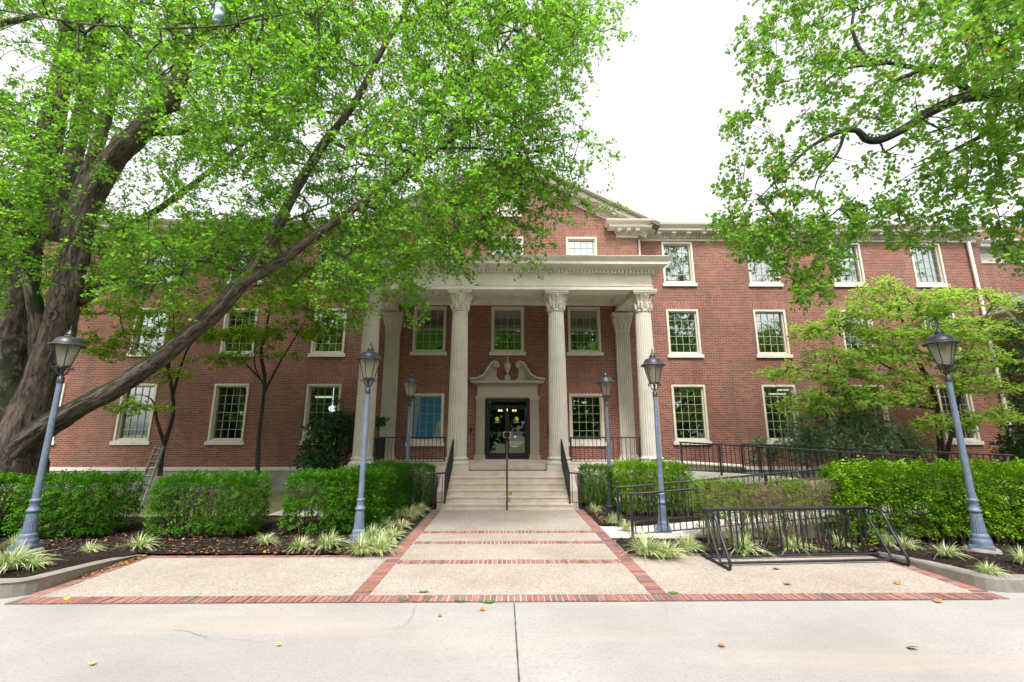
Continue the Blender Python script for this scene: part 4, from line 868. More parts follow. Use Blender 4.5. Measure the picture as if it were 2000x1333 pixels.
# ------------------------------------------------------------------ bike rack
def bike_rack():
    A = G(1373, 1089.5); B = G(1695, 1083); A2 = np.array([A[0], A[1], 0]); ux = (B-A); ux[2] = 0; L = np.linalg.norm(ux); ux /= L; uy = np.array([ux[1], -ux[0], 0])   # uy points to the camera
    e = empty('bike_rack', tuple(A2), 'black tubular steel bike rack with many upright bars on the pebbled paving', 'bike rack')
    P = lambda a, d, z: ux*a+uy*d+np.array([0, 0, z])
    H_ = .77; dd = .80; b = MB(); b.tube([P(-.0, .10, H_), P(L-.02, .10, H_)], .031, 12); b.build('top_rail', M['rack'], e)
    for d_, n_ in ((.0, 0), (.14, 1)):
        b = MB(); b.tube([P(-.02, d_, .045), P(L+.02+.05*n_, d_, .045)], .022, 10); b.build('base_rail', M['rack'], e)
    b = MB(); b.tube([P(.0, .50, .045), P(L+.02, .50, .045)], .02, 10); b.build('base_rail', M['rack'], e)
    for s in (0, 1):
        a = .03 if s == 0 else L-.03; k = .0
        pts = [P(a, .10, H_), P(a+k*.1, .20, H_-.01), P(a+k*.3, .29, H_-.07), P(a+k, .62, .16), P(a+k, .73, .045), P(a+k, .79, .03), P(a+k, .70, .024), P(a+k*.5, .3, .024), P(a, -.02, .024)]
        pts = [P(a, .10, H_), P(a, .32, H_), P(a, .44, H_-.03), P(a, .50, H_-.12), P(a, .57, H_-.27), P(a, .73, .22), P(a+k, .785, .10), P(a+k, .77, .04), P(a+k, .70, .024), P(a+k*.5, .3, .024), P(a, -.03, .024)]
        b = MB(); b.tube(catmull(pts, .04), .023, 10); b.build('end_loop', M['rack'], e)
        b = MB(); b.tube(catmull([P(a+.01, .09, H_-.03), P(a+.01, .13, H_-.12), P(a+k*.6+.01, .49, .05)], .05), .019, 10); b.build('end_brace', M['rack'], e)
    n = 30; b0 = None
    for i in range(n):
        if i % 4 == 3: continue
        a = .09+(L-.16)*i/(n-1); d_ = .0 if i % 2 else .14
        b = MB(); b.tube([P(a-.0, .10, H_-.01), P(a+.02, .08, .05)], .014, 8); b.build('bar', M['rack'], e)
    b = MB(); q = P(.62, .14, .068); b.box(q[0]-.025, q[0]+.025, q[1]-.012, q[1]+.004, q[2]-.006, q[2]+.001); b.build('maker_sticker', M['white'], e)
bike_rack()
# ladder leaning against the wall behind the hedge
def ladder():
    A = G(268, 972, .05); A = W(262, 968, 13.2); A[2] = .05; T = W(305, 872, 15.1); e = empty('ladder', tuple(A), 'grey weathered aluminium ladder leaning between two hedges against the brick wall', 'ladder')
    d = T-A; wv = np.array([.36, -.12, 0]); wn = np.array([.25, .25, 0])
    for k in (0, 1):
        b = MB(); o_ = wv*k; b.sweep([(-.04, -.012), (.04, -.012), (.04, .012), (-.04, .012)], o_, d+o_*.9, Vector(np.cross(d, wv)).normalized(), Vector(wv).normalized()); b.build('rail', M['ladder'], e)
    for t in np.linspace(.08, .95, 8):
        b = MB(); b.sweep([(-.035, -.012), (.035, -.012), (.035, .012), (-.035, .012)], d*t, d*t+wv*.95, Vector(np.cross(d, wv)).normalized(), Vector(d).normalized()); b.build('rung', M['ladder'], e)
ladder()

# ------------------------------------------------------------------ foliage helpers
TPL = {
 'fan': ([(0,0,0),(-.20,.28,.0),(-.52,.56,.10),(-.30,.84,.10),(-.04,.70,.02),(.04,.70,.02),(.30,.84,.10),(.52,.56,.10),(.20,.28,.0)], [(0,4,3,2,1),(0,8,7,6,5,4)]),
 'lobed': ([(0,0,0),(-.30,.02,.05),(-.52,.28,.08),(-.28,.42,.05),(-.40,.78,.08),(-.14,.70,.02),(0,1,0),(.14,.70,.02),(.40,.78,.08),(.28,.42,.05),(.52,.28,.08),(.30,.02,.05)], [(0,6,5,4,3,2,1),(0,11,10,9,8,7,6)]),
 'oval': ([(0,0,0),(-.26,.35,.06),(-.20,.72,.05),(0,1,-.06),(.20,.72,.05),(.26,.35,.06)], [(0,3,2,1),(0,5,4,3)]),
 'rhomb': ([(0,0,0),(-.3,.5,.07),(0,1,-.03),(.3,.5,.07)], [(0,2,1),(0,3,2)]),
}
def sprig(n=4, lw=.42):
    vs = []; fs = []
    for k in range(n):
        for s in (-1, 1):
            y = .12+.78*k/(n-1); L = .38*(1-.35*k/(n-1)); a = s*(1.05-.25*k/(n-1)); dx, dy = math.sin(a)*L, math.cos(a)*L; nx, ny = -dy*lw*.5, dx*lw*.5; z = .05*((k+ (s > 0)) % 2)
            b = len(vs); vs += [(0, y, z), (dx*.5+nx, y+dy*.5+ny, z+.03), (dx, y+dy, z-.02), (dx*.5-nx, y+dy*.5-ny, z+.03)]; fs.append((b, b+1, b+2, b+3))
    b = len(vs); vs += [(0, .85, 0), (-.09, 1.02, .02), (0, 1.22, 0), (.09, 1.02, .02)]; fs.append((b, b+3, b+2, b+1)); return vs, fs
TPL['sprig'] = sprig(); TPL['sprig3'] = sprig(3, .55)
def unit(v): return v/np.maximum(np.linalg.norm(v, axis=-1, keepdims=True), 1e-9)
def leaves(name, P, D, N, S, tpl, mat, parent=None, origin=(0,0,0)):
    """P positions, D pointing direction, N leaf normal, S sizes"""
    tv, tf = TPL[tpl]; tv = np.array(tv); n = len(P); k = len(tv)
    D = unit(D); X = unit(np.cross(D, N)); Z = np.cross(X, D)
    V = (P-np.array(origin))[:, None, :]+S[:, None, None]*(tv[None, :, 0, None]*X[:, None, :]+tv[None, :, 1, None]*D[:, None, :]+tv[None, :, 2, None]*Z[:, None, :])
    flat = np.concatenate([np.array(f) for f in tf]); cnt = np.array([len(f) for f in tf])
    FF = (np.arange(n)[:, None]*k+flat[None, :]).ravel(); CC = np.tile(cnt, n)
    return fast_mesh(name, V.reshape(-1, 3), FF, CC, mat, parent)
LR = 1.0
def limb_pts(px, step=.12):
    """px: list of (px,py,Y,radius)"""
    q = catmull([np.array([*W(a, b_, Y), r*LR]) for a, b_, Y, r in px], step); return np.array(q)
def in_poly(x, y, poly):
    c = False; j = len(poly)-1
    for i in range(len(poly)):
        xi, yi = poly[i]; xj, yj = poly[j]
        if (yi > y) != (yj > y) and x < (xj-xi)*(y-yi)/(yj-yi)+xi: c = not c
        j = i
    return c
def grow(skel, C, rmin=.0035, k=.0035, rmax=.05, bias=None, sag=.04):
    """attach each cluster point to the nearest part of the growing branch graph; returns edges mesh and parent directions"""
    sk = np.array(skel); n0 = len(sk); dist = np.array([np.min(((sk-c)**2).sum(1)) for c in C]); order = np.argsort(dist)
    nodes = np.zeros((n0+len(C), 3)); nodes[:n0] = sk; par = -np.ones(n0+len(C), int); where = np.zeros(len(C), int); m = n0
    for idx in order:
        c = C[idx]; dv = nodes[:m]-c; d2 = (dv**2).sum(1); j = int(np.argmin(d2)); nodes[m] = c; par[m] = j; where[idx] = m; m += 1
    cnt = np.ones(m); 
    for i in range(m-1, n0-1, -1): cnt[par[i]] += cnt[i] if par[i] >= n0 else 0
    b = MB(); dirs = np.zeros((len(C), 3))
    inv = {where[i]: i for i in range(len(C))}
    for i in range(n0, m):
        p0 = nodes[par[i]]; p1 = nodes[i]; r1 = min(rmax, rmin+k*math.sqrt(cnt[i])); r0 = min(rmax, rmin+k*math.sqrt(cnt[par[i]])) if par[i] >= n0 else r1*1.25
        L = np.linalg.norm(p1-p0); mid = (p0+p1)/2+rng.normal(0, .06, 3)*L+np.array([0, 0, sag*L]); dirs[inv[i]] = (p1-p0)/max(L, 1e-6)
        b.tube([p0, mid, p1], [r0, (r0+r1)/2, r1], 4 if r1 > .012 else 3, caps=False)
    return b, dirs
def spray_leaves(C, dirs, per, twigs, length, size, up=.6, droop=-.15, spread=.8, flat=0., whorl=.05):
    n = len(C); out_P = []; out_D = []; out_N = []; out_S = []; tb = MB()
    for t in range(twigs):
        d = unit(unit(dirs)*.9+rng.normal(0, spread, (n, 3))*np.array([1, 1, 1-flat])+np.array([0, 0, droop])); L = length*rng.uniform(.5, 1.25, n)
        m = per//twigs; s = rng.uniform(0.02, 1, (n, m)); pos = C[:, None, :]+d[:, None, :]*(s*L[:, None])[..., None]+np.array([0, 0, -.12])*(s**2*L[:, None])[..., None]
        off = unit(rng.normal(0, 1, (n, m, 3))*np.array([1, 1, 1-.7*flat])); pos = pos+off*whorl*rng.uniform(.2, 1, (n, m, 1))
        D = unit(off+d[:, None, :]*.5+np.array([0, 0, -.15])); N = unit(rng.normal(0, 1-.0*flat, (n, m, 3))*(1-flat*.75)+np.array([0, 0, up+flat]))
        out_P.append(pos.reshape(-1, 3)); out_D.append(D.reshape(-1, 3)); out_N.append(N.reshape(-1, 3)); out_S.append((size*rng.uniform(.65, 1.25, n*m)))
        for i in range(n):
            e = C[i]+d[i]*L[i]+np.array([0, 0, -.12])*L[i]; tb.tube([C[i], (C[i]+e)/2+np.array([0, 0, .03*L[i]]), e], [.0035, .003, .0018], 3, caps=False)
    return np.concatenate(out_P), np.concatenate(out_D), np.concatenate(out_N), np.concatenate(out_S), tb
def tree(name, label, cat, base, limbs, C, leafmat, bark, tpl, size, per, twigs, length, trunk_n=1, seg=14, jit=.16, group=None, **kw):
    gk = {k: kw.pop(k) for k in list(kw) if k in ('rmin', 'k', 'rmax', 'sag')}
    e = empty(name, tuple(base), label, cat, group); sk = []
    tr = MB()
    for i, L in enumerate(limbs):
        q = limb_pts(L); sk.append(q[:, :3])
        mb = tr if i < trunk_n else MB()
        mb.tube(q[:, :3], list(q[:, 3]), seg if q[0, 3] > .12 else (16 if q[0, 3] > .07 else 8), jit)
        if i >= trunk_n: mb.build('branch', bark, e, origin=tuple(base), fixn=False)
    skel = np.concatenate(sk) if sk else np.array([base])
    tb, dirs = grow(skel, C, **gk)
    P, D, N, S, tw = spray_leaves(C, dirs, per, twigs, length, size, **kw)
    for q_ in (tb, tw):
        k_ = len(tr.v)+(len(tb.v) if q_ is tw else 0)
        for i_, g_ in q_.g.items(): tr.g[k_+i_] = g_
    b = len(tr.v); tr.v += tb.v; tr.f += [tuple(b+i for i in f) for f in tb.f]; tr.smooth += tb.smooth
    b = len(tr.v); tr.v += tw.v; tr.f += [tuple(b+i for i in f) for f in tw.f]; tr.smooth += tw.smooth
    tr.build('trunk', bark, e, origin=tuple(base), fixn=False)
    leaves('crown', P, D, N, S, tpl, leafmat, e, origin=tuple(base)); return e
def sample(poly, n, yfun, dens=None, clump=.0, cs=1.2, cth=-.1):
    xs = [p[0] for p in poly]; ys_ = [p[1] for p in poly]; out = []
    k = 0
    while len(out) < n and k < n*60:
        k += 1; x = random.uniform(min(xs), max(xs)); y = random.uniform(min(ys_), max(ys_))
        if not in_poly(x, y, poly): continue
        if dens and random.random() > dens(x, y): continue
        p = W(x, y, yfun(x, y))
        if clump and mn.noise(Vector(p)*cs) < cth and random.random() < clump: continue
        out.append(p)
    return np.array(out)
def gaps(lst):
    def f(x, y):
        d = 1.
        for cx, cy, rx, ry, v in lst:
            if ((x-cx)/rx)**2+((y-cy)/ry)**2 < 1: d = min(d, v)
        return d
    return f
# ------------------------------------------------------------------ ginkgo
poly = [(-150,-420),(1120,-420),(1150,-60),(1150,30),(1110,90),(1070,130),(1050,190),(1030,235),(1010,280),(990,320),(980,360),(1000,395),(960,425),(930,450),(900,470),(860,490),(800,510),(760,530),(700,545),(690,620),(640,560),(560,560),(470,575),(400,545),(300,590),(200,560),(130,600),(60,560),(0,600),(-150,560)]
gp_ = gaps([(330,400,85,32,.10),(250,352,45,35,.25),(430,388,60,26,.15),(25,100,75,75,.15),(560,330,30,25,.4),(640,175,25,25,.3),(360,440,80,18,.30),(400,535,120,16,.55),(600,520,60,40,.9),(290,300,60,70,.55),(230,620,300,60,.35),(200,500,120,60,.9),(590,235,30,25,.3),(760,190,25,18,.35),(860,110,20,20,.5)])
_lp = [catmull([np.array([a, b_, Y, r_]) for a, b_, Y, r_ in L], 12) for L in ([(80,740,11.5,.48),(115,640,11.3,.44),(140,520,11.2,.40),(165,410,11.0,.40),(215,320,10.8,.36),(290,240,10.4,.33),(345,175,10.0,.26)], [(20,905,11.9,.62),(140,805,11.1,.37),(350,670,10.3,.30),(478,545,9.8,.25),(570,385,9.6,.155),(630,285,9.5,.125),(690,205,9.3,.10),(740,110,9.1,.08)], [(475,552,9.8,.19),(540,515,9.6,.155),(620,458,9.4,.13),(710,395,9.2,.11),(800,330,9.0,.095),(850,295,8.9,.085)])]
_lp = np.concatenate([np.array(q) for q in _lp])
def yg(x, y):
    d2 = (_lp[:, 0]-x)**2+(_lp[:, 1]-y)**2; j = int(np.argmin(d2))
    if d2[j] < (870*(_lp[j, 3]+.50)/_lp[j, 2])**2 and random.random() < .86: return _lp[j, 2]+.9+random.uniform(0, 2.2)
    base = 10.6-1.6*min(1, max(0, x/1000)); return base+random.uniform(-2.6, 2.2)*(1 if y < 420 else .7)
def dens_g(x, y): return gp_(x, y)*(1 if y > -40 else .8)
C = sample(poly, 4300, yg, dens_g, .7, 1.1, -.05)
Cn = sample([(40,-100),(740,-100),(620,230),(360,270),(120,160)], 160, lambda x, y: random.uniform(6.5, 8), None, .5)
Cu = sample([(-350,-900),(640,-900),(760,-300),(640,-60),(-150,-60)], 900, lambda x, y: 10.4+random.uniform(-2.8, 2.8)); Cu = np.concatenate([Cu, sample([(-500,-1000),(420,-1000),(480,-60),(-300,-60)], 750, lambda x, y: 10.6+random.uniform(-2.6, 3.2))])  # Cu: unseen crown above the view, added to shade the left side
Cv = sample([(450,0),(1180,0),(1090,200),(1060,300),(1010,400),(900,480),(760,520),(620,430),(480,330)], 330, lambda x, y: yg(x, y)+.5, dens_g); Cl = sample([(170,445),(690,440),(700,560),(560,570),(400,560),(300,590),(180,570)], 170, lambda x, y: 12.2+random.uniform(-1.2, 1.6)); Cs = [*Cl]
for (xa, ya, xb, yb, Ys) in [(1080,90,1212,62,9.2),(1090,40,1205,15,9.4),(1060,150,1150,120,9),(1040,200,1120,180,9.1),(1020,240,1115,240,8.8),(1010,275,1185,292,8.7),(990,300,1120,318,8.9),(980,320,1150,352,8.8),(985,345,1120,368,9),(980,370,1165,402,9.1),(960,400,1090,436,9.2),(930,420,1075,470,9.2),(900,440,1035,512,9),(880,470,985,488,9.3),(850,480,905,535,9.2),(800,500,880,520,9.3),(770,510,822,605,9.1),(720,520,790,590,9.2),(690,530,700,620,9.4),(1100,-20,1195,-60,9.4)]:
    n_ = max(3, int(math.hypot(xb-xa, yb-ya)/17))
    for i_ in range(n_+1):
        t_ = i_/n_; Cs.append(W(xa+(xb-xa)*t_+random.gauss(0, 4), ya+(yb-ya)*t_+12*math.sin(t_*3)*(-1)+random.gauss(0, 3), Ys+random.gauss(0, .12)))
        if t_ < .6: Cs.append(W(xa+(xb-xa)*t_+random.gauss(0, 14), ya+(yb-ya)*t_+random.gauss(0, 12), Ys+random.gauss(0, .3)))
C = np.concatenate([C, Cn, Cu, Cv, np.array(Cs)])
limbs = [
 [(10,935,12.4,1.0),(5,860,12.4,.86),(0,760,12.4,.78),(15,640,12.4,.72),(45,480,12.2,.60),(85,330,12.0,.46),(115,180,11.8,.36),(150,0,11.6,.28),(175,-300,11.4,.14)],
 [(30,925,12.0,.75),(45,850,11.7,.62),(80,740,11.5,.48),(115,640,11.3,.44),(140,520,11.2,.40),(165,410,11.0,.40),(215,320,10.8,.36),(290,240,10.4,.33),(345,175,10.0,.26),(375,80,9.7,.19),(450,20,9.3,.14),(520,-90,9.0,.08)],
 [(20,905,11.9,.60),(70,850,11.5,.40),(140,805,11.1,.32),(250,745,10.7,.275),(350,670,10.3,.25),(430,600,10.0,.24),(478,545,9.8,.225)],
 [(470,555,9.8,.22),(520,490,9.75,.185),(570,385,9.6,.155),(630,285,9.5,.125),(690,205,9.3,.10),(740,110,9.1,.08),(800,0,8.9,.06),(840,-120,8.8,.04)],
 [(475,552,9.8,.19),(540,515,9.6,.155),(620,458,9.4,.13),(710,395,9.2,.11),(800,330,9.0,.095),(850,295,8.9,.085),(915,240,8.7,.06),(960,130,8.5,.04),(1020,30,8.4,.02)],
 [(150,590,11.4,.22),(200,562,11.8,.20),(290,540,12.1,.17),(380,518,12.4,.14),(450,480,12.6,.10),(540,440,12.8,.06),(640,400,12.9,.03)],
 [(105,470,11.6,.34),(140,330,11.4,.30),(165,200,11.3,.25),(190,60,11.1,.20),(205,-250,11,.10)],
 [(150,400,11.2,.26),(195,270,11.0,.20),(225,150,10.9,.17),(255,20,10.8,.13),(270,-250,10.7,.06)],
 [(230,455,12.6,.15),(300,415,12.7,.13),(365,370,12.8,.115),(440,310,12.9,.09),(510,255,13,.06),(600,190,13,.03)],
 [(300,260,10.8,.15),(400,250,11,.13),(480,228,11.2,.11),(560,215,11.3,.08),(700,225,11.4,.04)],
 [(-60,70,10.5,.13),(10,45,10.5,.10),(65,33,10.5,.08),(140,10,10.5,.05),(200,-20,10.4,.03)],
 [(75,800,11.9,.30),(78,720,11.5,.26),(74,640,11.1,.23),(60,560,10.9,.19),(30,460,10.8,.17),(0,370,10.7,.15),(-60,260,10.6,.10)],
 [(340,215,10.3,.18),(345,120,10.2,.14),(355,20,10.0,.11),(370,-100,9.8,.07)],
 [(700,395,9.25,.07),(760,415,9.3,.05),(850,410,9.2,.035),(950,385,9.0,.02)],
 [(640,270,9.4,.08),(700,300,9.6,.05),(800,310,9.9,.03)],
 [(860,290,8.9,.05),(930,290,8.8,.035),(1030,300,8.7,.02)],
 [(0,20,7.4,.02),(200,50,7.3,.025),(420,52,7.2,.022),(600,20,7.1,.012)],
]
LR = .75
gk = tree('ginkgo_tree', 'huge spreading ginkgo with mossy multi-stem trunk and long leaning limbs at the left', 'tree', G(20, 935), limbs, C, M['ginkgo'], M['bark'], 'fan', .074, 54, 3, .62, trunk_n=1, seg=56, jit=.20, whorl=.048, flat=.35, droop=-.22, k=.0028, rmax=.035)
LR = 1.0
# knot on the second stem
b = MB(); kp = W(103, 617, 10.85); b.tube([kp+np.array([math.cos(a)*.10, 0, math.sin(a)*.13]) for a in np.linspace(0, 6.283, 19)], .045, 8, .2); b.build('knot', M['bark'], gk, origin=tuple(G(20, 935)), fixn=False)
# ------------------------------------------------------------------ big lobed-leaf tree at the right
poly = [(1470,-300),(2300,-300),(2300,430),(2050,500),(1960,510),(1935,450),(1900,440),(1850,485),(1800,470),(1750,470),(1700,440),(1660,470),(1640,500),(1625,560),(1590,585),(1560,575),(1545,520),(1480,515),(1440,480),(1400,440),(1410,400),(1390,350),(1420,300),(1425,250),(1440,215),(1490,185),(1440,110),(1440,60),(1470,0)]
gr = gaps([(1880,196,70,16,.2),(1780,240,60,22,.15),(1700,268,50,16,.2),(1600,285,40,14,.3),(1650,340,45,38,.08),(1660,290,50,22,.2),(1580,215,40,30,.35),(1540,265,40,25,.4),(1720,370,40,22,.35),(1840,395,40,35,.3),(1930,410,50,50,.4),(1770,300,60,25,.4),(1560,380,50,30,.4),(1800,180,60,30,.6),(1760,425,60,25,.5),(1700,60,25,22,.5),(1500,300,30,30,.5)])
C = sample(poly, 1150, lambda x, y: 9.0+random.uniform(-1.3, 1.3)-(1.2 if x > 1880 else 0), lambda x, y: gr(x, y)*(1 if y > -30 else .4), .75, 1.6, .02)
C3 = sample([(1950,-700),(3200,-700),(3200,200),(2250,420),(2080,100)], 420, lambda x, y: 9.5+random.uniform(-2, 2)); C = np.concatenate([C, C3]); C4 = sample([(1400,400),(1700,400),(1640,500),(1600,590),(1555,580),(1530,520),(1440,480)], 50, lambda x, y: 9+random.uniform(-1, 1)); C = np.concatenate([C, C4]); C2 = sample([(1850,-60),(2150,-80),(2150,230),(1990,170),(1880,90)], 90, lambda x, y: random.uniform(5.4, 6.6)); C = np.concatenate([C, C2])  # C3: unseen crown off to the right, added to shade the far corner
limbs = [
 [(2750,1250,9.5,.42),(2720,700,9.5,.36),(2600,420,9.4,.28),(2400,260,9.3,.20),(2200,200,9.2,.15),(2060,188,9.1,.12),(1960,186,9.0,.10),(1880,192,9.0,.09),(1820,218,8.9,.075),(1760,255,8.9,.065),(1715,275,8.9,.06),(1690,272,8.9,.055),(1675,256,8.9,.045),(1640,258,8.9,.035),(1580,290,8.9,.026),(1520,350,8.9,.014),(1480,390,8.9,.008)],
 [(1900,190,9.0,.06),(1860,150,8.9,.05),(1820,130,8.8,.042),(1780,145,8.8,.034),(1740,160,8.8,.02)],
 [(1650,258,8.9,.03),(1635,300,8.9,.022),(1600,345,8.9,.015),(1590,375,8.9,.01)],
 [(1800,135,8.8,.035),(1720,120,8.7,.03),(1690,110,8.7,.03),(1665,58,8.7,.026),(1672,0,8.7,.02),(1680,-80,8.6,.012)],
 [(1730,125,8.7,.025),(1650,135,8.7,.02),(1600,170,8.8,.01)],
 [(2100,190,9.4,.07),(2000,230,9.5,.05),(1900,275,9.6,.035),(1830,310,9.7,.02),(1780,330,9.7,.01)],
 [(1960,186,9.0,.04),(1935,260,9.0,.025),(1950,310,9.0,.015)],
]
LR = 1.4
tree('tulip_tree', 'tall tree with lobed leaves reaching in from beyond the right edge of the view', 'tree', W(2750, 1250, 9.5)*np.array([1, 1, 0]), limbs, C, M['tulip'], M['bark3'], 'lobed', .080, 42, 3, .40, trunk_n=1, seg=14, whorl=.08, droop=-.3, k=.0018, rmax=.02)
LR = 1.0
# ------------------------------------------------------------------ dogwoods and shrubs
def tiers(lst, n_per=1.0):
    out = []
    for (cx, cy, rx, ry, Y, dy, n) in lst:
        for _ in range(int(n*n_per)):
            a = random.uniform(0, 6.283); r = math.sqrt(random.random()); dd = random.uniform(-1, 1)*dy*math.sqrt(max(0, 1-r*r*.7))
            out.append(W(cx+rx*r*math.cos(a), cy+ry*.8*r*math.sin(a)+abs(r*math.cos(a))*ry*.6, Y+dd))
    return np.array(out)
C = tiers([(1590,722,110,12,13.8,.9,60),(1680,690,120,14,14.3,1.0,60),(1640,640,100,18,14.6,1.0,70),(1760,600,150,26,14.4,1.2,140),(1720,560,60,18,14.6,.8,36),(1880,580,110,20,14.2,1.0,80),(1900,640,110,22,14.0,1.2,100),(1800,650,120,22,14.2,1.2,100),
           (1780,690,120,16,13.8,1.0,70),(1930,700,90,22,13.6,1.2,70),(1640,770,120,14,13.6,.8,70),(1740,775,90,12,13.2,.8,40),(1560,790,60,9,13.4,.5,24),(1850,745,100,16,13.4,1.0,50),(1930,750,70,12,13.2,.8,30),(1850,820,80,9,13.0,.7,34),(1950,810,70,10,12.8,.7,34),(1700,730,110,14,13.8,.9,50),(1810,870,60,8,13.6,.5,0)], .88)
limbs = [
 [(1840,915,14.6,.10),(1836,860,14.6,.085),(1830,800,14.6,.08),(1815,750,14.5,.07),(1790,700,14.4,.055),(1770,650,14.4,.04),(1755,600,14.4,.025),(1745,560,14.5,.012)],
 [(1845,905,14.5,.07),(1858,850,14.4,.055),(1870,790,14.2,.05),(1885,720,14.1,.04),(1905,660,14.0,.025),(1930,610,14,.012)],
 [(1818,760,14.5,.05),(1780,740,14.3,.04),(1730,715,14.2,.03),(1690,690,14.2,.02),(1640,655,14.3,.01)],
 [(1830,800,14.5,.045),(1770,790,14.2,.035),(1700,778,13.9,.025),(1620,765,13.6,.012)],
 [(1700,740,14.1,.03),(1650,735,13.9,.02),(1560,722,13.8,.01)],
 [(1640,850,15,.05),(1650,790,14.9,.04),(1640,730,14.7,.03),(1625,680,14.6,.018)],
 [(1870,800,14.2,.03),(1900,815,13.6,.02),(1960,812,12.9,.01)],
]
tree('dogwood_tree', 'layered yellow-green dogwood in front of the right wing', 'tree', G(1840, 915)*np.array([1.0, 1, 0]), limbs, C, M['dogwood'], M['bark2'], 'oval', .12, 28, 3, .34, trunk_n=1, jit=.12, flat=.8, up=.9, whorl=.06, droop=-.05, k=.002, rmax=.02)
C = tiers([(520,590,120,18,14.8,.9,80),(600,570,80,16,14.6,.8,50),(560,640,110,14,14.6,.9,60),(480,650,70,12,14.6,.8,36),(640,620,50,14,14.6,.6,30),(430,700,60,8,14.4,.5,12),(520,690,90,9,14.4,.6,20)], .85)
limbs = [
 [(503,925,15.6,0.075),(505,860,15.6,0.064),(512,800,15.6,0.056),(517,740,15.5,.06),(510,690,15.4,.05),(520,640,15.2,.035),(530,590,15,.02)],
 [(515,770,15.5,.045),(540,720,15.4,.035),(570,670,15.2,.025),(600,620,15,.012)],
 [(512,745,15.5,.03),(480,710,15.3,.025),(455,670,15.1,.012)],
 [(516,755,15.5,.03),(498,715,15.6,.022),(500,660,15.6,.015)],
]
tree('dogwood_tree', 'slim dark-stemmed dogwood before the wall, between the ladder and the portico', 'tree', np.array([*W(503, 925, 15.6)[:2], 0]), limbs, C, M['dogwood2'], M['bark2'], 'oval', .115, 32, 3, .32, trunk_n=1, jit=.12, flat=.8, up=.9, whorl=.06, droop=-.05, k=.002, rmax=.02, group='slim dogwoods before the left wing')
C = tiers([(330,640,110,16,14.4,1.0,60),(220,600,100,16,14.0,1.0,50),(250,680,90,12,14,.8,36),(380,600,80,14,14.4,.8,40),(180,660,60,14,13.8,.8,24),(240,790,90,9,13.2,.6,26),(330,730,50,9,13.8,.5,12),(400,650,60,10,14.4,.6,24),(130,560,70,24,13.6,.9,30)], .8)
limbs = [
 [(312,930,15.2,0.079),(318,880,15.2,0.068),(336,820,15.2,0.060),(338,780,15.2,0.053),(330,720,15.1,.05),(334,680,15,.035),(340,630,14.8,.02)],
 [(322,870,15.2,.06),(306,820,15.1,.045),(302,790,15,.03),(288,775,14.8,.016),(268,770,14.5,.008)],
 [(338,770,15.2,.045),(352,720,15.1,.035),(368,680,15,.025),(400,640,14.8,.012)],
 [(330,720,15.1,.03),(290,690,14.8,.02),(230,650,14.3,.012)],
]
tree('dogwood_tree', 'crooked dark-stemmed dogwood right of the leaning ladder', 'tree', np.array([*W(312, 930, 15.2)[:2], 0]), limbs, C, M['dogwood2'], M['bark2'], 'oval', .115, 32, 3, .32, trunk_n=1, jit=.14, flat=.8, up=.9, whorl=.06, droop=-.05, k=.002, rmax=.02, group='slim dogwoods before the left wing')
def shrub(name, label, base, blobs, mat, size, per, n_stem=5):
    C = []
    for (cx, cy, rx, ry, Y, dy, n) in blobs:
        for _ in range(n):
            v = rng.normal(0, 1, 3); v /= np.linalg.norm(v); r = random.random()**.45; C.append(W(cx+rx*r*v[0], cy+ry*r*v[2], Y+dy*r*v[1]))
    C = np.array(C); C[:, 2] = np.maximum(C[:, 2], .15); e = empty(name, tuple(base), label, 'shrub'); sk = []; b = MB()
    for i in range(n_stem):
        a = C[rng.integers(len(C))]; p0 = np.array(base)+np.array([rng.normal(0, .12), rng.normal(0, .12), 0]); q = np.array(catmull([p0, p0*.5+a*.5+np.array([0, 0, .2]), a], .1)); b.tube(q, list(np.linspace(.022, .008, len(q))), 6); sk.append(q)
    tb, dirs = grow(np.concatenate(sk), C, k=.0015, rmax=.012); P, D, N, S, tw = spray_leaves(C, dirs, per, 3, .26, size, up=.8, droop=-.1, whorl=.05)
    for q in (tb, tw): k = len(b.v); b.v += q.v; b.f += [tuple(k+i for i in f) for f in q.f]; b.smooth += q.smooth
    b.build('stem', M['bark2'], e, origin=tuple(base), fixn=False); leaves('foliage', P, D, N, S, 'oval', mat, e, origin=tuple(base))
shrub('leafy_shrub', 'broad pale green shrub on the wall side of the ramp under the dogwood', np.array([*W(1660, 915, 15.2)[:2], .2]), [(1660,845,130,48,14.3,.8,150),(1760,870,60,35,13.9,.7,50),(1580,870,60,35,14.4,.6,45),(1640,800,60,22,14.2,.6,36),(1500,880,40,22,15,.4,20)], M['shrub'], .125, 22)
shrub('leafy_shrub', 'tall dark green shrub before the wall at the left end of the portico', np.array([*W(640, 925, 15)[:2], .1]), [(640,870,52,55,15.0,.7,110),(665,830,35,40,15.0,.6,50),(620,905,40,25,14.8,.6,40),(700,850,30,45,15.3,.4,26),(745,828,14,8,15.2,.15,5)], M['darkshrub'], .12, 22)
shrub('leafy_shrub', 'dark evergreen shrub at the far right edge in front of the annex', np.array([17.2, 13.4, .1]), [(2010,700,55,120,13.6,.9,150),(2010,840,50,70,13.4,.8,80),(1975,880,40,30,13.6,.6,40)], M['darkshrub'], .09, 22)

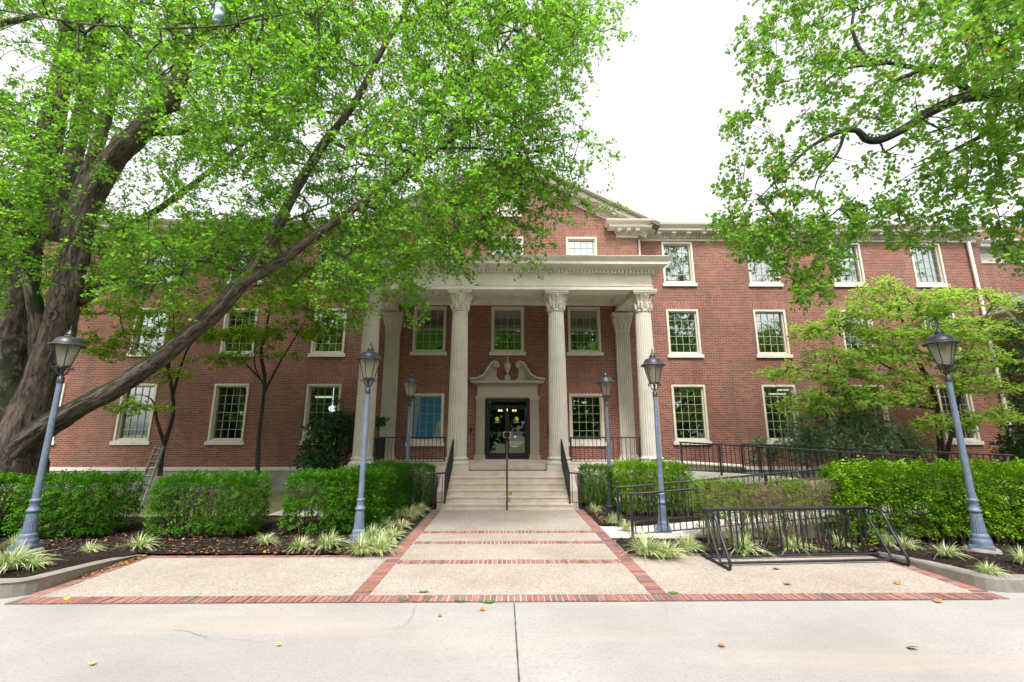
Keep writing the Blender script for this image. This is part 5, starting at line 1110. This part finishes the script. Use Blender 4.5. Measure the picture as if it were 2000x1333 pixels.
# ------------------------------------------------------------------ hedges
def hedge(label, boxes, mat, dens=520, size=.11, tpl='sprig3', holes=None, stems=True, dead=None, group='clipped hedges'):
    x0 = min(b[0] for b in boxes); x1 = max(b[1] for b in boxes); y0 = min(b[2] for b in boxes); base = ((x0+x1)/2, y0+.3, 0)
    e = empty('hedge', base, label, 'hedge', group); PP = []; NN = []
    for (a, b_, c, d, z0, z1) in boxes:
        for (ax, n, area) in (('x-', (-1, 0, 0), (d-c)*(z1-z0)), ('x+', (1, 0, 0), (d-c)*(z1-z0)), ('y-', (0, -1, 0), (b_-a)*(z1-z0)), ('y+', (0, 1, 0), (b_-a)*(z1-z0)*.5), ('z+', (0, 0, 1), (b_-a)*(d-c)), ('in', None, (b_-a)*(d-c)*(z1-z0)*2.6)):
            m = int(area*dens); 
            if m < 1: continue
            u = rng.uniform(0, 1, (m, 3)); p = np.stack([a+(b_-a)*u[:, 0], c+(d-c)*u[:, 1], z0+(z1-z0)*u[:, 2]], 1)
            if n is None: nn = unit(rng.normal(0, 1, (m, 3))+np.array([0, -.4, .5]))
            else:
                k = 'xyz'.index(ax[0]); lo, hi = ((a, b_), (c, d), (z0, z1))[k]; depth = np.abs(rng.normal(0, .06, m)); p[:, k] = (lo+depth) if ax[1] == '-' else (hi-depth); nn = np.tile(np.array(n, float), (m, 1))
            # round the edges of the box
            cen = np.array([(a+b_)/2, (c+d)/2, (z0+z1)/2]); half = np.array([(b_-a)/2, (d-c)/2, (z1-z0)/2]); r = .22; q = p-cen; inn = np.clip(q, -(half-r), half-r); dlt = q-inn; ln = np.linalg.norm(dlt, axis=1, keepdims=True); f = np.where(ln > r, r/np.maximum(ln, 1e-6), 1); q2 = inn+dlt*f
            nn = unit(nn*.7+np.where(ln > .05, dlt/np.maximum(ln, 1e-6), 0)); wob = np.array([mn.noise(Vector(v_)*2.3)+.5*mn.noise(Vector(v_)*6) for v_ in p]); p = cen+q2+nn*(wob[:, None]*(.10 if base[0] > 3 else .06))
            if ax == 'z+': sh = rng.uniform(0, 1, m) < (.12 if base[0] > 3 else .03); p[sh, 2] += rng.uniform(.02, .11, sh.sum()); nn[sh] = (0, 0, 1)
            inside = np.zeros(m, bool)
            for bx in boxes:
                if bx != (a, b_, c, d, z0, z1): inside |= (p[:, 0] > bx[0]+.12) & (p[:, 0] < bx[1]-.12) & (p[:, 1] > bx[2]+.12) & (p[:, 1] < bx[3]-.12) & (p[:, 2] < bx[5]-.12)
            keep = ~inside
            keep &= rng.uniform(0, 1, m) < np.clip((.26 if base[0] > 3 else .5)+(p[:, 2]-z0)/(z1-z0)*1.5, 0, 1)
            if holes: keep &= np.array([holes(v_) for v_ in p])
            PP.append(p[keep]); NN.append(nn[keep])
    P = np.concatenate(PP); Nn = np.concatenate(NN); n = len(P)
    D = unit(Nn*.9+rng.normal(0, .5, (n, 3))+np.array([0, -.1, -.05])); N = unit(Nn*.30+rng.normal(0, .38, (n, 3))+np.array([0, -.1, 1.]))
    leaves('foliage', P, D, N, size*rng.uniform(.7, 1.25, n), tpl, mat, e, origin=base)
    b = MB()
    for (a, c_, y0_, y1_, z0, z1) in boxes:
        for i in range(int((c_-a)*(y1_-y0_)*34)+6):
            p = np.array([random.uniform(a+.1, c_-.1), random.uniform(y0_+.12, y1_-.12), 0]); q = p+np.array([random.gauss(0, .12), random.gauss(0, .08), z1*random.uniform(.7, .95)]); mid = (p+q)/2+rng.normal(0, .05, 3)
            b.tube([p, mid, q], [.014, .009, .004], 5, caps=False)
            for _ in range(4):
                s_ = mid+(q-mid)*random.random(); b.tube([s_, s_+np.array([random.gauss(0, .16), random.gauss(0, .13), random.uniform(-.05, .22)])], [.005, .002], 3, caps=False)
    if dead:
        for (a, c_, y0_, y1_, z0, z1, n_) in dead:
            for _ in range(n_):
                p = np.array([random.uniform(a, c_), random.uniform(y0_, y1_), random.uniform(z0, z1)]); q = p+np.array([random.gauss(0, .10), random.gauss(0, .06), random.uniform(-.02, .2)]); b.tube([p, (p+q)/2+rng.normal(0, .015, 3), q], [.0045, .003, .0015], 3, caps=False)
    b.build('stems', M['deadtwig'] if dead else M['twig'], e, origin=base, fixn=False)
def thin(center, rad, keep):
    def f(v_):
        for (cx, cz, rx, rz) in center:
            if ((v_[0]-cx)/rx)**2+((v_[2]-cz)/rz)**2 < 1: return random.random() < keep
        return True
    return f
HY = 9.15
hx = lambda px, z=.5, Y=HY: W(px, 848, Y)[0]
hedge('clipped green hedge at the left edge, nearest the ginkgo trunk', [(-13.2, hx(28), 8.75, 9.8, .10, 1.15)], M['hedge'])
hedge('clipped green hedge behind the leftmost lamp post', [(hx(50), hx(228), HY, 10.1, .12, 1.13)], M['hedge'])
hedge('clipped green hedge right of the ladder with bare twigs showing in its middle', [(hx(310), hx(495), HY, 10.1, .13, 1.13)], M['hedge'], holes=thin([(-5.95, .72, .55, .25), (-6.5, .35, .4, .15)], 1, .30))
hedge('L-shaped clipped hedge wrapping the path bed left of the steps', [(hx(566, .5, 9.4), hx(730, .5, 9.4), 9.4, 10.2, .14, 1.16), (-3.66, -2.66, 9.42, 13.0, .12, 1.18)], M['hedge'], holes=thin([(-4.2, .83, .42, .09), (-3.95, .35, .35, .2)], 1, .28))
hedge('small dark clipped hedge tucked beside the left stair railing', [(-3.0, AX-2.08, 12.75, 13.6, .10, 1.10)], M['hedge'], size=.09)
hedge('small clipped hedge tucked beside the right stair railing', [(AX+2.08, 3.0, 12.75, 13.6, .10, 1.08)], M['hedge'], size=.09)
hedge('squarish bright green hedge between right lamp posts and portico', [(2.95, 4.55, 11.3, 13.0, .12, 1.20)], M['hedgeb'], size=.10)
hedge('sparse twiggy yew hedge behind the bike rack', [(hx(1365, .5, 8.45), hx(1660, .5, 8.45), 8.42, 9.02, .18, 1.12)], M['hedgetwig'], dens=330, size=.10, holes=lambda v_: random.random() < (.25 if (4.55 < v_[0] < 5.1 and v_[2] > .65) or (5.7 < v_[0] < 6.15 and v_[2] > .7) else (.55 if v_[2] < .62 else .95)), dead=[(4.45, 5.15, 8.45, 8.9, .55, 1.0, 520), (5.65, 6.2, 8.45, 8.9, .6, 1.1, 420), (3.7, 6.4, 8.5, 8.95, .25, .8, 500)])
hedge('long thick yew hedge behind the rightmost lamp post', [(6.15, 14.2, 8.30, 9.05, .20, 1.36)], M['hedgeb'], dens=480, size=.13, holes=lambda v_: random.random() < (.55 if v_[2] < .75 and v_[0] < 7.6 else 1))

# ------------------------------------------------------------------ striped grass clumps
def clump_mesh(n, h, sp, seed):
    r = np.random.default_rng(seed); V = []; Fc = []; CN = []
    for i in range(n):
        a = r.uniform(0, 6.283); lean = r.uniform(.25, 1.25); L = h*r.uniform(.7, 1.25); w_ = r.uniform(.005, .009); base = np.array([math.cos(a), math.sin(a), 0])*r.uniform(0, sp); d = np.array([math.cos(a+r.normal(0, .4)), math.sin(a+r.normal(0, .4)), 0]); sdv = np.array([-d[1], d[0], 0])
        b0 = len(V)
        for k in range(6):
            t = k/5; p = base+d*(L*lean*.75*t**1.4)+np.array([0, 0, L*(t*(1.0-.12*lean)-.72*lean*t*t)]); ww = w_*(1-.9*t**2)
            V += [p-sdv*ww, p+sdv*ww+np.array([0, 0, .002])]
        for k in range(5): Fc += [b0+2*k, b0+2*k+1, b0+2*k+3, b0+2*k+2]; CN.append(4)
    return np.array(V), Fc, CN
protos = []
for i, (n, h, sp) in enumerate(((230, .40, .11), (200, .36, .10), (260, .42, .14), (90, .26, .06), (110, .34, .08))):
    V, Fc, CN = clump_mesh(n, h, sp, i+3); o = fast_mesh('spider_plant', V, Fc, CN, M['liriope']); protos.append(o)
cl = [ # px, py of base, proto, scale, label
 (18,1112,0,.95,'leftmost striped grass clump, against the left edge of the view on the kerbed bed'),(62,1108,1,.9,'striped grass clump touching the foot of the leftmost lamp post'),(28,1068,1,.8,'striped grass clump behind the leftmost lamp post base'),
 (172,1080,3,1.0,'tiny sparse striped grass alone on the mulch right of the leftmost lamp post'),(268,1072,0,1.0,'full striped grass clump below the gap between the second and third left hedges'),(514,1064,4,1.0,'striped grass clump below the right end of the hedge with bare twigs'),
 (585,1072,1,.9,'left one of the striped grass pair below the front of the L-shaped hedge'),(638,1072,0,.95,'right one of the striped grass pair below the front of the L-shaped hedge'),(705,1080,2,.9,'striped grass clump at the foot of the nearer left lamp post'),(742,1078,2,1.0,'striped grass clump at the front corner of the path bed left of the path'),
 (728,1052,1,1.0,'striped grass clump just behind the nearer left lamp post'),(762,1055,0,.95,'second striped grass clump up the left path border'),(750,1030,2,.9,'striped grass clump against the L-shaped hedge midway to the steps'),(782,1032,1,1.0,'third striped grass clump up the left path border'),
 (775,1012,0,.9,'fourth striped grass clump up the left path border'),(800,1010,2,.9,'striped grass clump just before the farther left lamp post'),(822,1000,1,.9,'striped grass clump nearest the steps on the left'),
 (1160,1000,4,.9,'small striped grass clump nearest the steps on the right'),(1200,1022,1,1.0,'striped grass clump at the foot of the farther right lamp post'),(1222,1034,4,1.0,'striped grass clump just before the squarish hedge beside the ramp rail'),
 (1262,1082,2,1.0,'left one of three big striped grasses at the near end of the ramp rail'),(1300,1086,0,1.1,'middle one of three big striped grasses around the nearer right lamp post'),(1342,1074,2,1.0,'right one of three big striped grasses left of the bike rack'),
 (1372,985,0,1.2,'striped grass clump beyond the ramp in front of the brick ramp wall'),(1452,1080,1,1.0,'striped grass clump behind the left end of the bike rack'),(1548,1076,0,1.0,'striped grass clump behind the middle of the bike rack'),(1640,1070,3,1.2,'small striped grass clump behind the right part of the bike rack'),
 (1735,1068,1,.95,'striped grass clump just right of the bike rack top'),(1768,1072,4,1.1,'spreading striped grass clump between the bike rack and the rightmost lamp post'),(1848,1086,4,.9,'striped grass clump left of the rightmost lamp post'),(1932,1122,1,.8,'striped grass clump in front of the rightmost lamp post footing'),(1998,1100,4,1.0,'striped grass clump cut by the right edge of the view'),
 (268,985,4,.8,'striped grass clump seen through the gap by the ladder'),
]
for i, (x, y, pi, s_, lb) in enumerate(cl):
    o = protos[pi] if pi in range(5) and not protos[pi].get('label') else protos[pi].copy()
    if o.name not in COL.objects: COL.objects.link(o)
    z = .05+(.10 if (x < 100 or x > 1800) and y > 1060 else 0); q = G(x, y, z); o.location = tuple(q); k_ = s_*random.uniform(.78, 1.12); o.scale = (k_, k_, k_*random.uniform(.8, 1.05)); o.rotation_euler = (0, 0, i*1.7); tag(o, lb, 'grass clump', 'striped grass clumps in the beds')
# weeds between the bricks
V, Fc, CN = clump_mesh(60, .06, .05, 99); wd = fast_mesh('weed', V, Fc, CN, M['weed'])
for i, (x, y, lb) in enumerate(((838,1168,'weed tuft at the front foot of the left brick border'),(828,1158,'second weed tuft by the left brick border'),(790,1174,'small weed tuft in the front brick band left of centre'),(900,1176,'middle weed tuft in the front brick band'),(955,1178,'widest weed tuft at the road edge near the joint'),(718,1156,'weed tuft beside the left diagonal of bricks'),(1315,1160,'weed tuft where the right brick border meets the front band'),(1130,1098,'weed tuft in the nearest cross band of bricks'))):
    o = wd if i == 0 else wd.copy()
    if i: COL.objects.link(o)
    o.location = tuple(G(x, y)); o.scale = (1.3, .6, .5); tag(o, lb, 'weed', 'weeds in the brick joints')
n = len(Pm); tag(leaves('mulch_chips', Pm, unit(rng.normal(0, 1, (n, 3))*np.array([1, 1, .35])), unit(rng.normal(0, .6, (n, 3))+np.array([0, 0, 1])), rng.uniform(.02, .065, n), 'rhomb', island_mat('mulch_chip', [(.012, .009, .007), (.03, .02, .014), (.06, .038, .025), (.018, .012, .01), (.09, .06, .04), (.02, .014, .011)], .95, .3, 30)), 'loose dark bark chips covering the planting beds', 'mulch', kind='stuff')
# fallen leaves: scattered litter, and the few single ones on the paving
Pl = []
for _ in range(1500):
    s = random.choice((-1, 1)); x = s*random.uniform(2.1, 9.5); y = random.uniform(8.02, 9.6) if random.random() < .8 else random.uniform(9.6, 13)
    if s > 0 and y > 9.1: continue
    if abs(x) < 5.6 and random.random() < .35: y = 8.0+abs(random.gauss(0, .25))
    Pl.append((x, y, .065+.09*min(1, max(0, (abs(x)-6.1)/.4))*min(1, max(0, (8.6-y)/1.5))))
for _ in range(330):
    t = random.random(); Pl.append((-6.03+abs(random.gauss(0, .05)), YA-1.2*t, .018)); 
    Pl.append((-2.1-random.expovariate(6), random.uniform(8, 12.4), .07))
for _ in range(120): Pl.append((2.15+random.expovariate(5), random.uniform(10.4, 12.4), .07))
Pl = np.array(Pl); n = len(Pl); D = unit(rng.normal(0, 1, (n, 3))*np.array([1, 1, .12])); N = unit(rng.normal(0, .35, (n, 3))+np.array([0, 0, 1]))
tag(leaves('leaf_litter', Pl, D, N, rng.uniform(.02, .062, n), 'lobed', M['litter']), 'orange and tan fallen leaves strewn over the dark mulch', 'leaf litter', kind='stuff')
for i, (x, y, s_, lb) in enumerate(((1532,1141,.11,'red-brown dry leaf on the pebbled paving below the bike rack'),(1759,1141,.10,'orange dry leaf on the pebbled paving near the right brick corner'),(1412,1259,.08,'pale orange dry leaf on the road right of the centre joint'),(1773,1265,.10,'orange leaf farthest right on the road'),(1838,1177,.10,'orange leaf just outside the front bricks at the right'),(1520,1110,.13,'curled brown leaf under the middle of the bike rack'),(938,1190,.07,'small tan leaf on the road just left of the joint'),(858,1204,.05,'tiny red leaf on the road left of the joint'),(548,1259,.05,'tiny yellow leaf on the road at the left'),(180,1295,.06,'yellow leaf nearest the camera at the left'),(125,1172,.06,'yellow leaf on the road beside the left kerb'),(1121,1069,.06,'single dry leaf on the path near its right border'))):
    q = G(x, y, .014)+np.array([0, 0, .006]); N = np.array([[random.gauss(0, .2), random.gauss(0, .2), 1]]); o = leaves('fallen_leaf', np.zeros((1, 3)), np.array([[math.cos(i*2.), math.sin(i*2.), .08]]), N, np.array([s_]), 'lobed', M['orange_leaf'] if 'yellow' not in lb else M['yellow']); o.location = tuple(q); tag(o, lb, 'leaf', 'single fallen leaves')
# plastic bag caught in the branches, old nest
b = MB(); b.tube(catmull([(0, 0, .45), (.02, 0, .30), (.03, .02, .12), (-.01, 0, -.05), (-.03, 0, -.16)], .03), [.012+.10*math.sin(min(1, i/9)*math.pi*.62)**1.3 for i in range(len(catmull([(0, 0, .45), (.02, 0, .30), (.03, .02, .12), (-.01, 0, -.05), (-.03, 0, -.16)], .03)))], 14, 1.1); b.v = [tuple(np.array(v)*.72+np.array(mn.noise_vector(Vector(v)*16))*.03) for v in b.v]; o = b.build('plastic_bag', M['bag'], fixn=False); o.location = tuple(W(424, 32, 6.9)); tag(o, 'pale blue plastic bag snagged high in the ginkgo leaves', 'plastic bag')
b = MB(); p0 = np.zeros(3)
for _ in range(150):
    v = unit(rng.normal(0, 1, 3)); p = v*.10*random.uniform(.6, 1); b.tube([p, p+np.cross(v, rng.normal(0, 1, 3))*.12], .005, 3, caps=False)
o = b.build('bird_nest', M['bark2'], fixn=False); o.location = tuple(W(916, 238, 8.6)); tag(o, 'dark twiggy bird nest at the end of the long ginkgo limb', 'nest')

# ------------------------------------------------------------------ trees across the road (mirrored in the windows)
for i, (x, y, h, r_, lb) in enumerate(((-14, -12, 14, 6.0, 'far left'), (-4, -14, 17, 6.0, 'left of centre'), (6, -12, 15, 5.5, 'right of centre'), (16, -15, 14, 6.0, 'far right'), (29, -14, 13, 6.5, 'outermost right'), (-27, -14, 15, 7, 'outermost left'))):
    e = empty('street_tree', (x, y, 0), 'green tree across the road behind the camera, ' + lb + ' in its row', 'tree', 'trees across the road'); b = MB(); b.tube(catmull([(0, 0, 0), (.1, 0, h*.3), (0, .1, h*.7)], .6), .3, 8, .1); b.build('trunk', M['bark3'], e)
    n = 8200; v = unit(rng.normal(0, 1, (n, 3))); rr = rng.uniform(.35, 1, n)**.5; P = v*rr[:, None]*np.array([r_*1.15, r_, h*.52])+np.array([0, 0, h*.5]); nz = np.array([mn.noise(Vector(p)*.45+Vector((i*9, 0, 0))) for p in P]); P = P[nz > -.30]; n = len(P)
    leaves('crown', P, rng.normal(0, 1, (n, 3)), rng.normal(0, 1, (n, 3))+np.array([0, 0, .8]), rng.uniform(.35, .7, n), 'lobed', M['farleaf'], e)
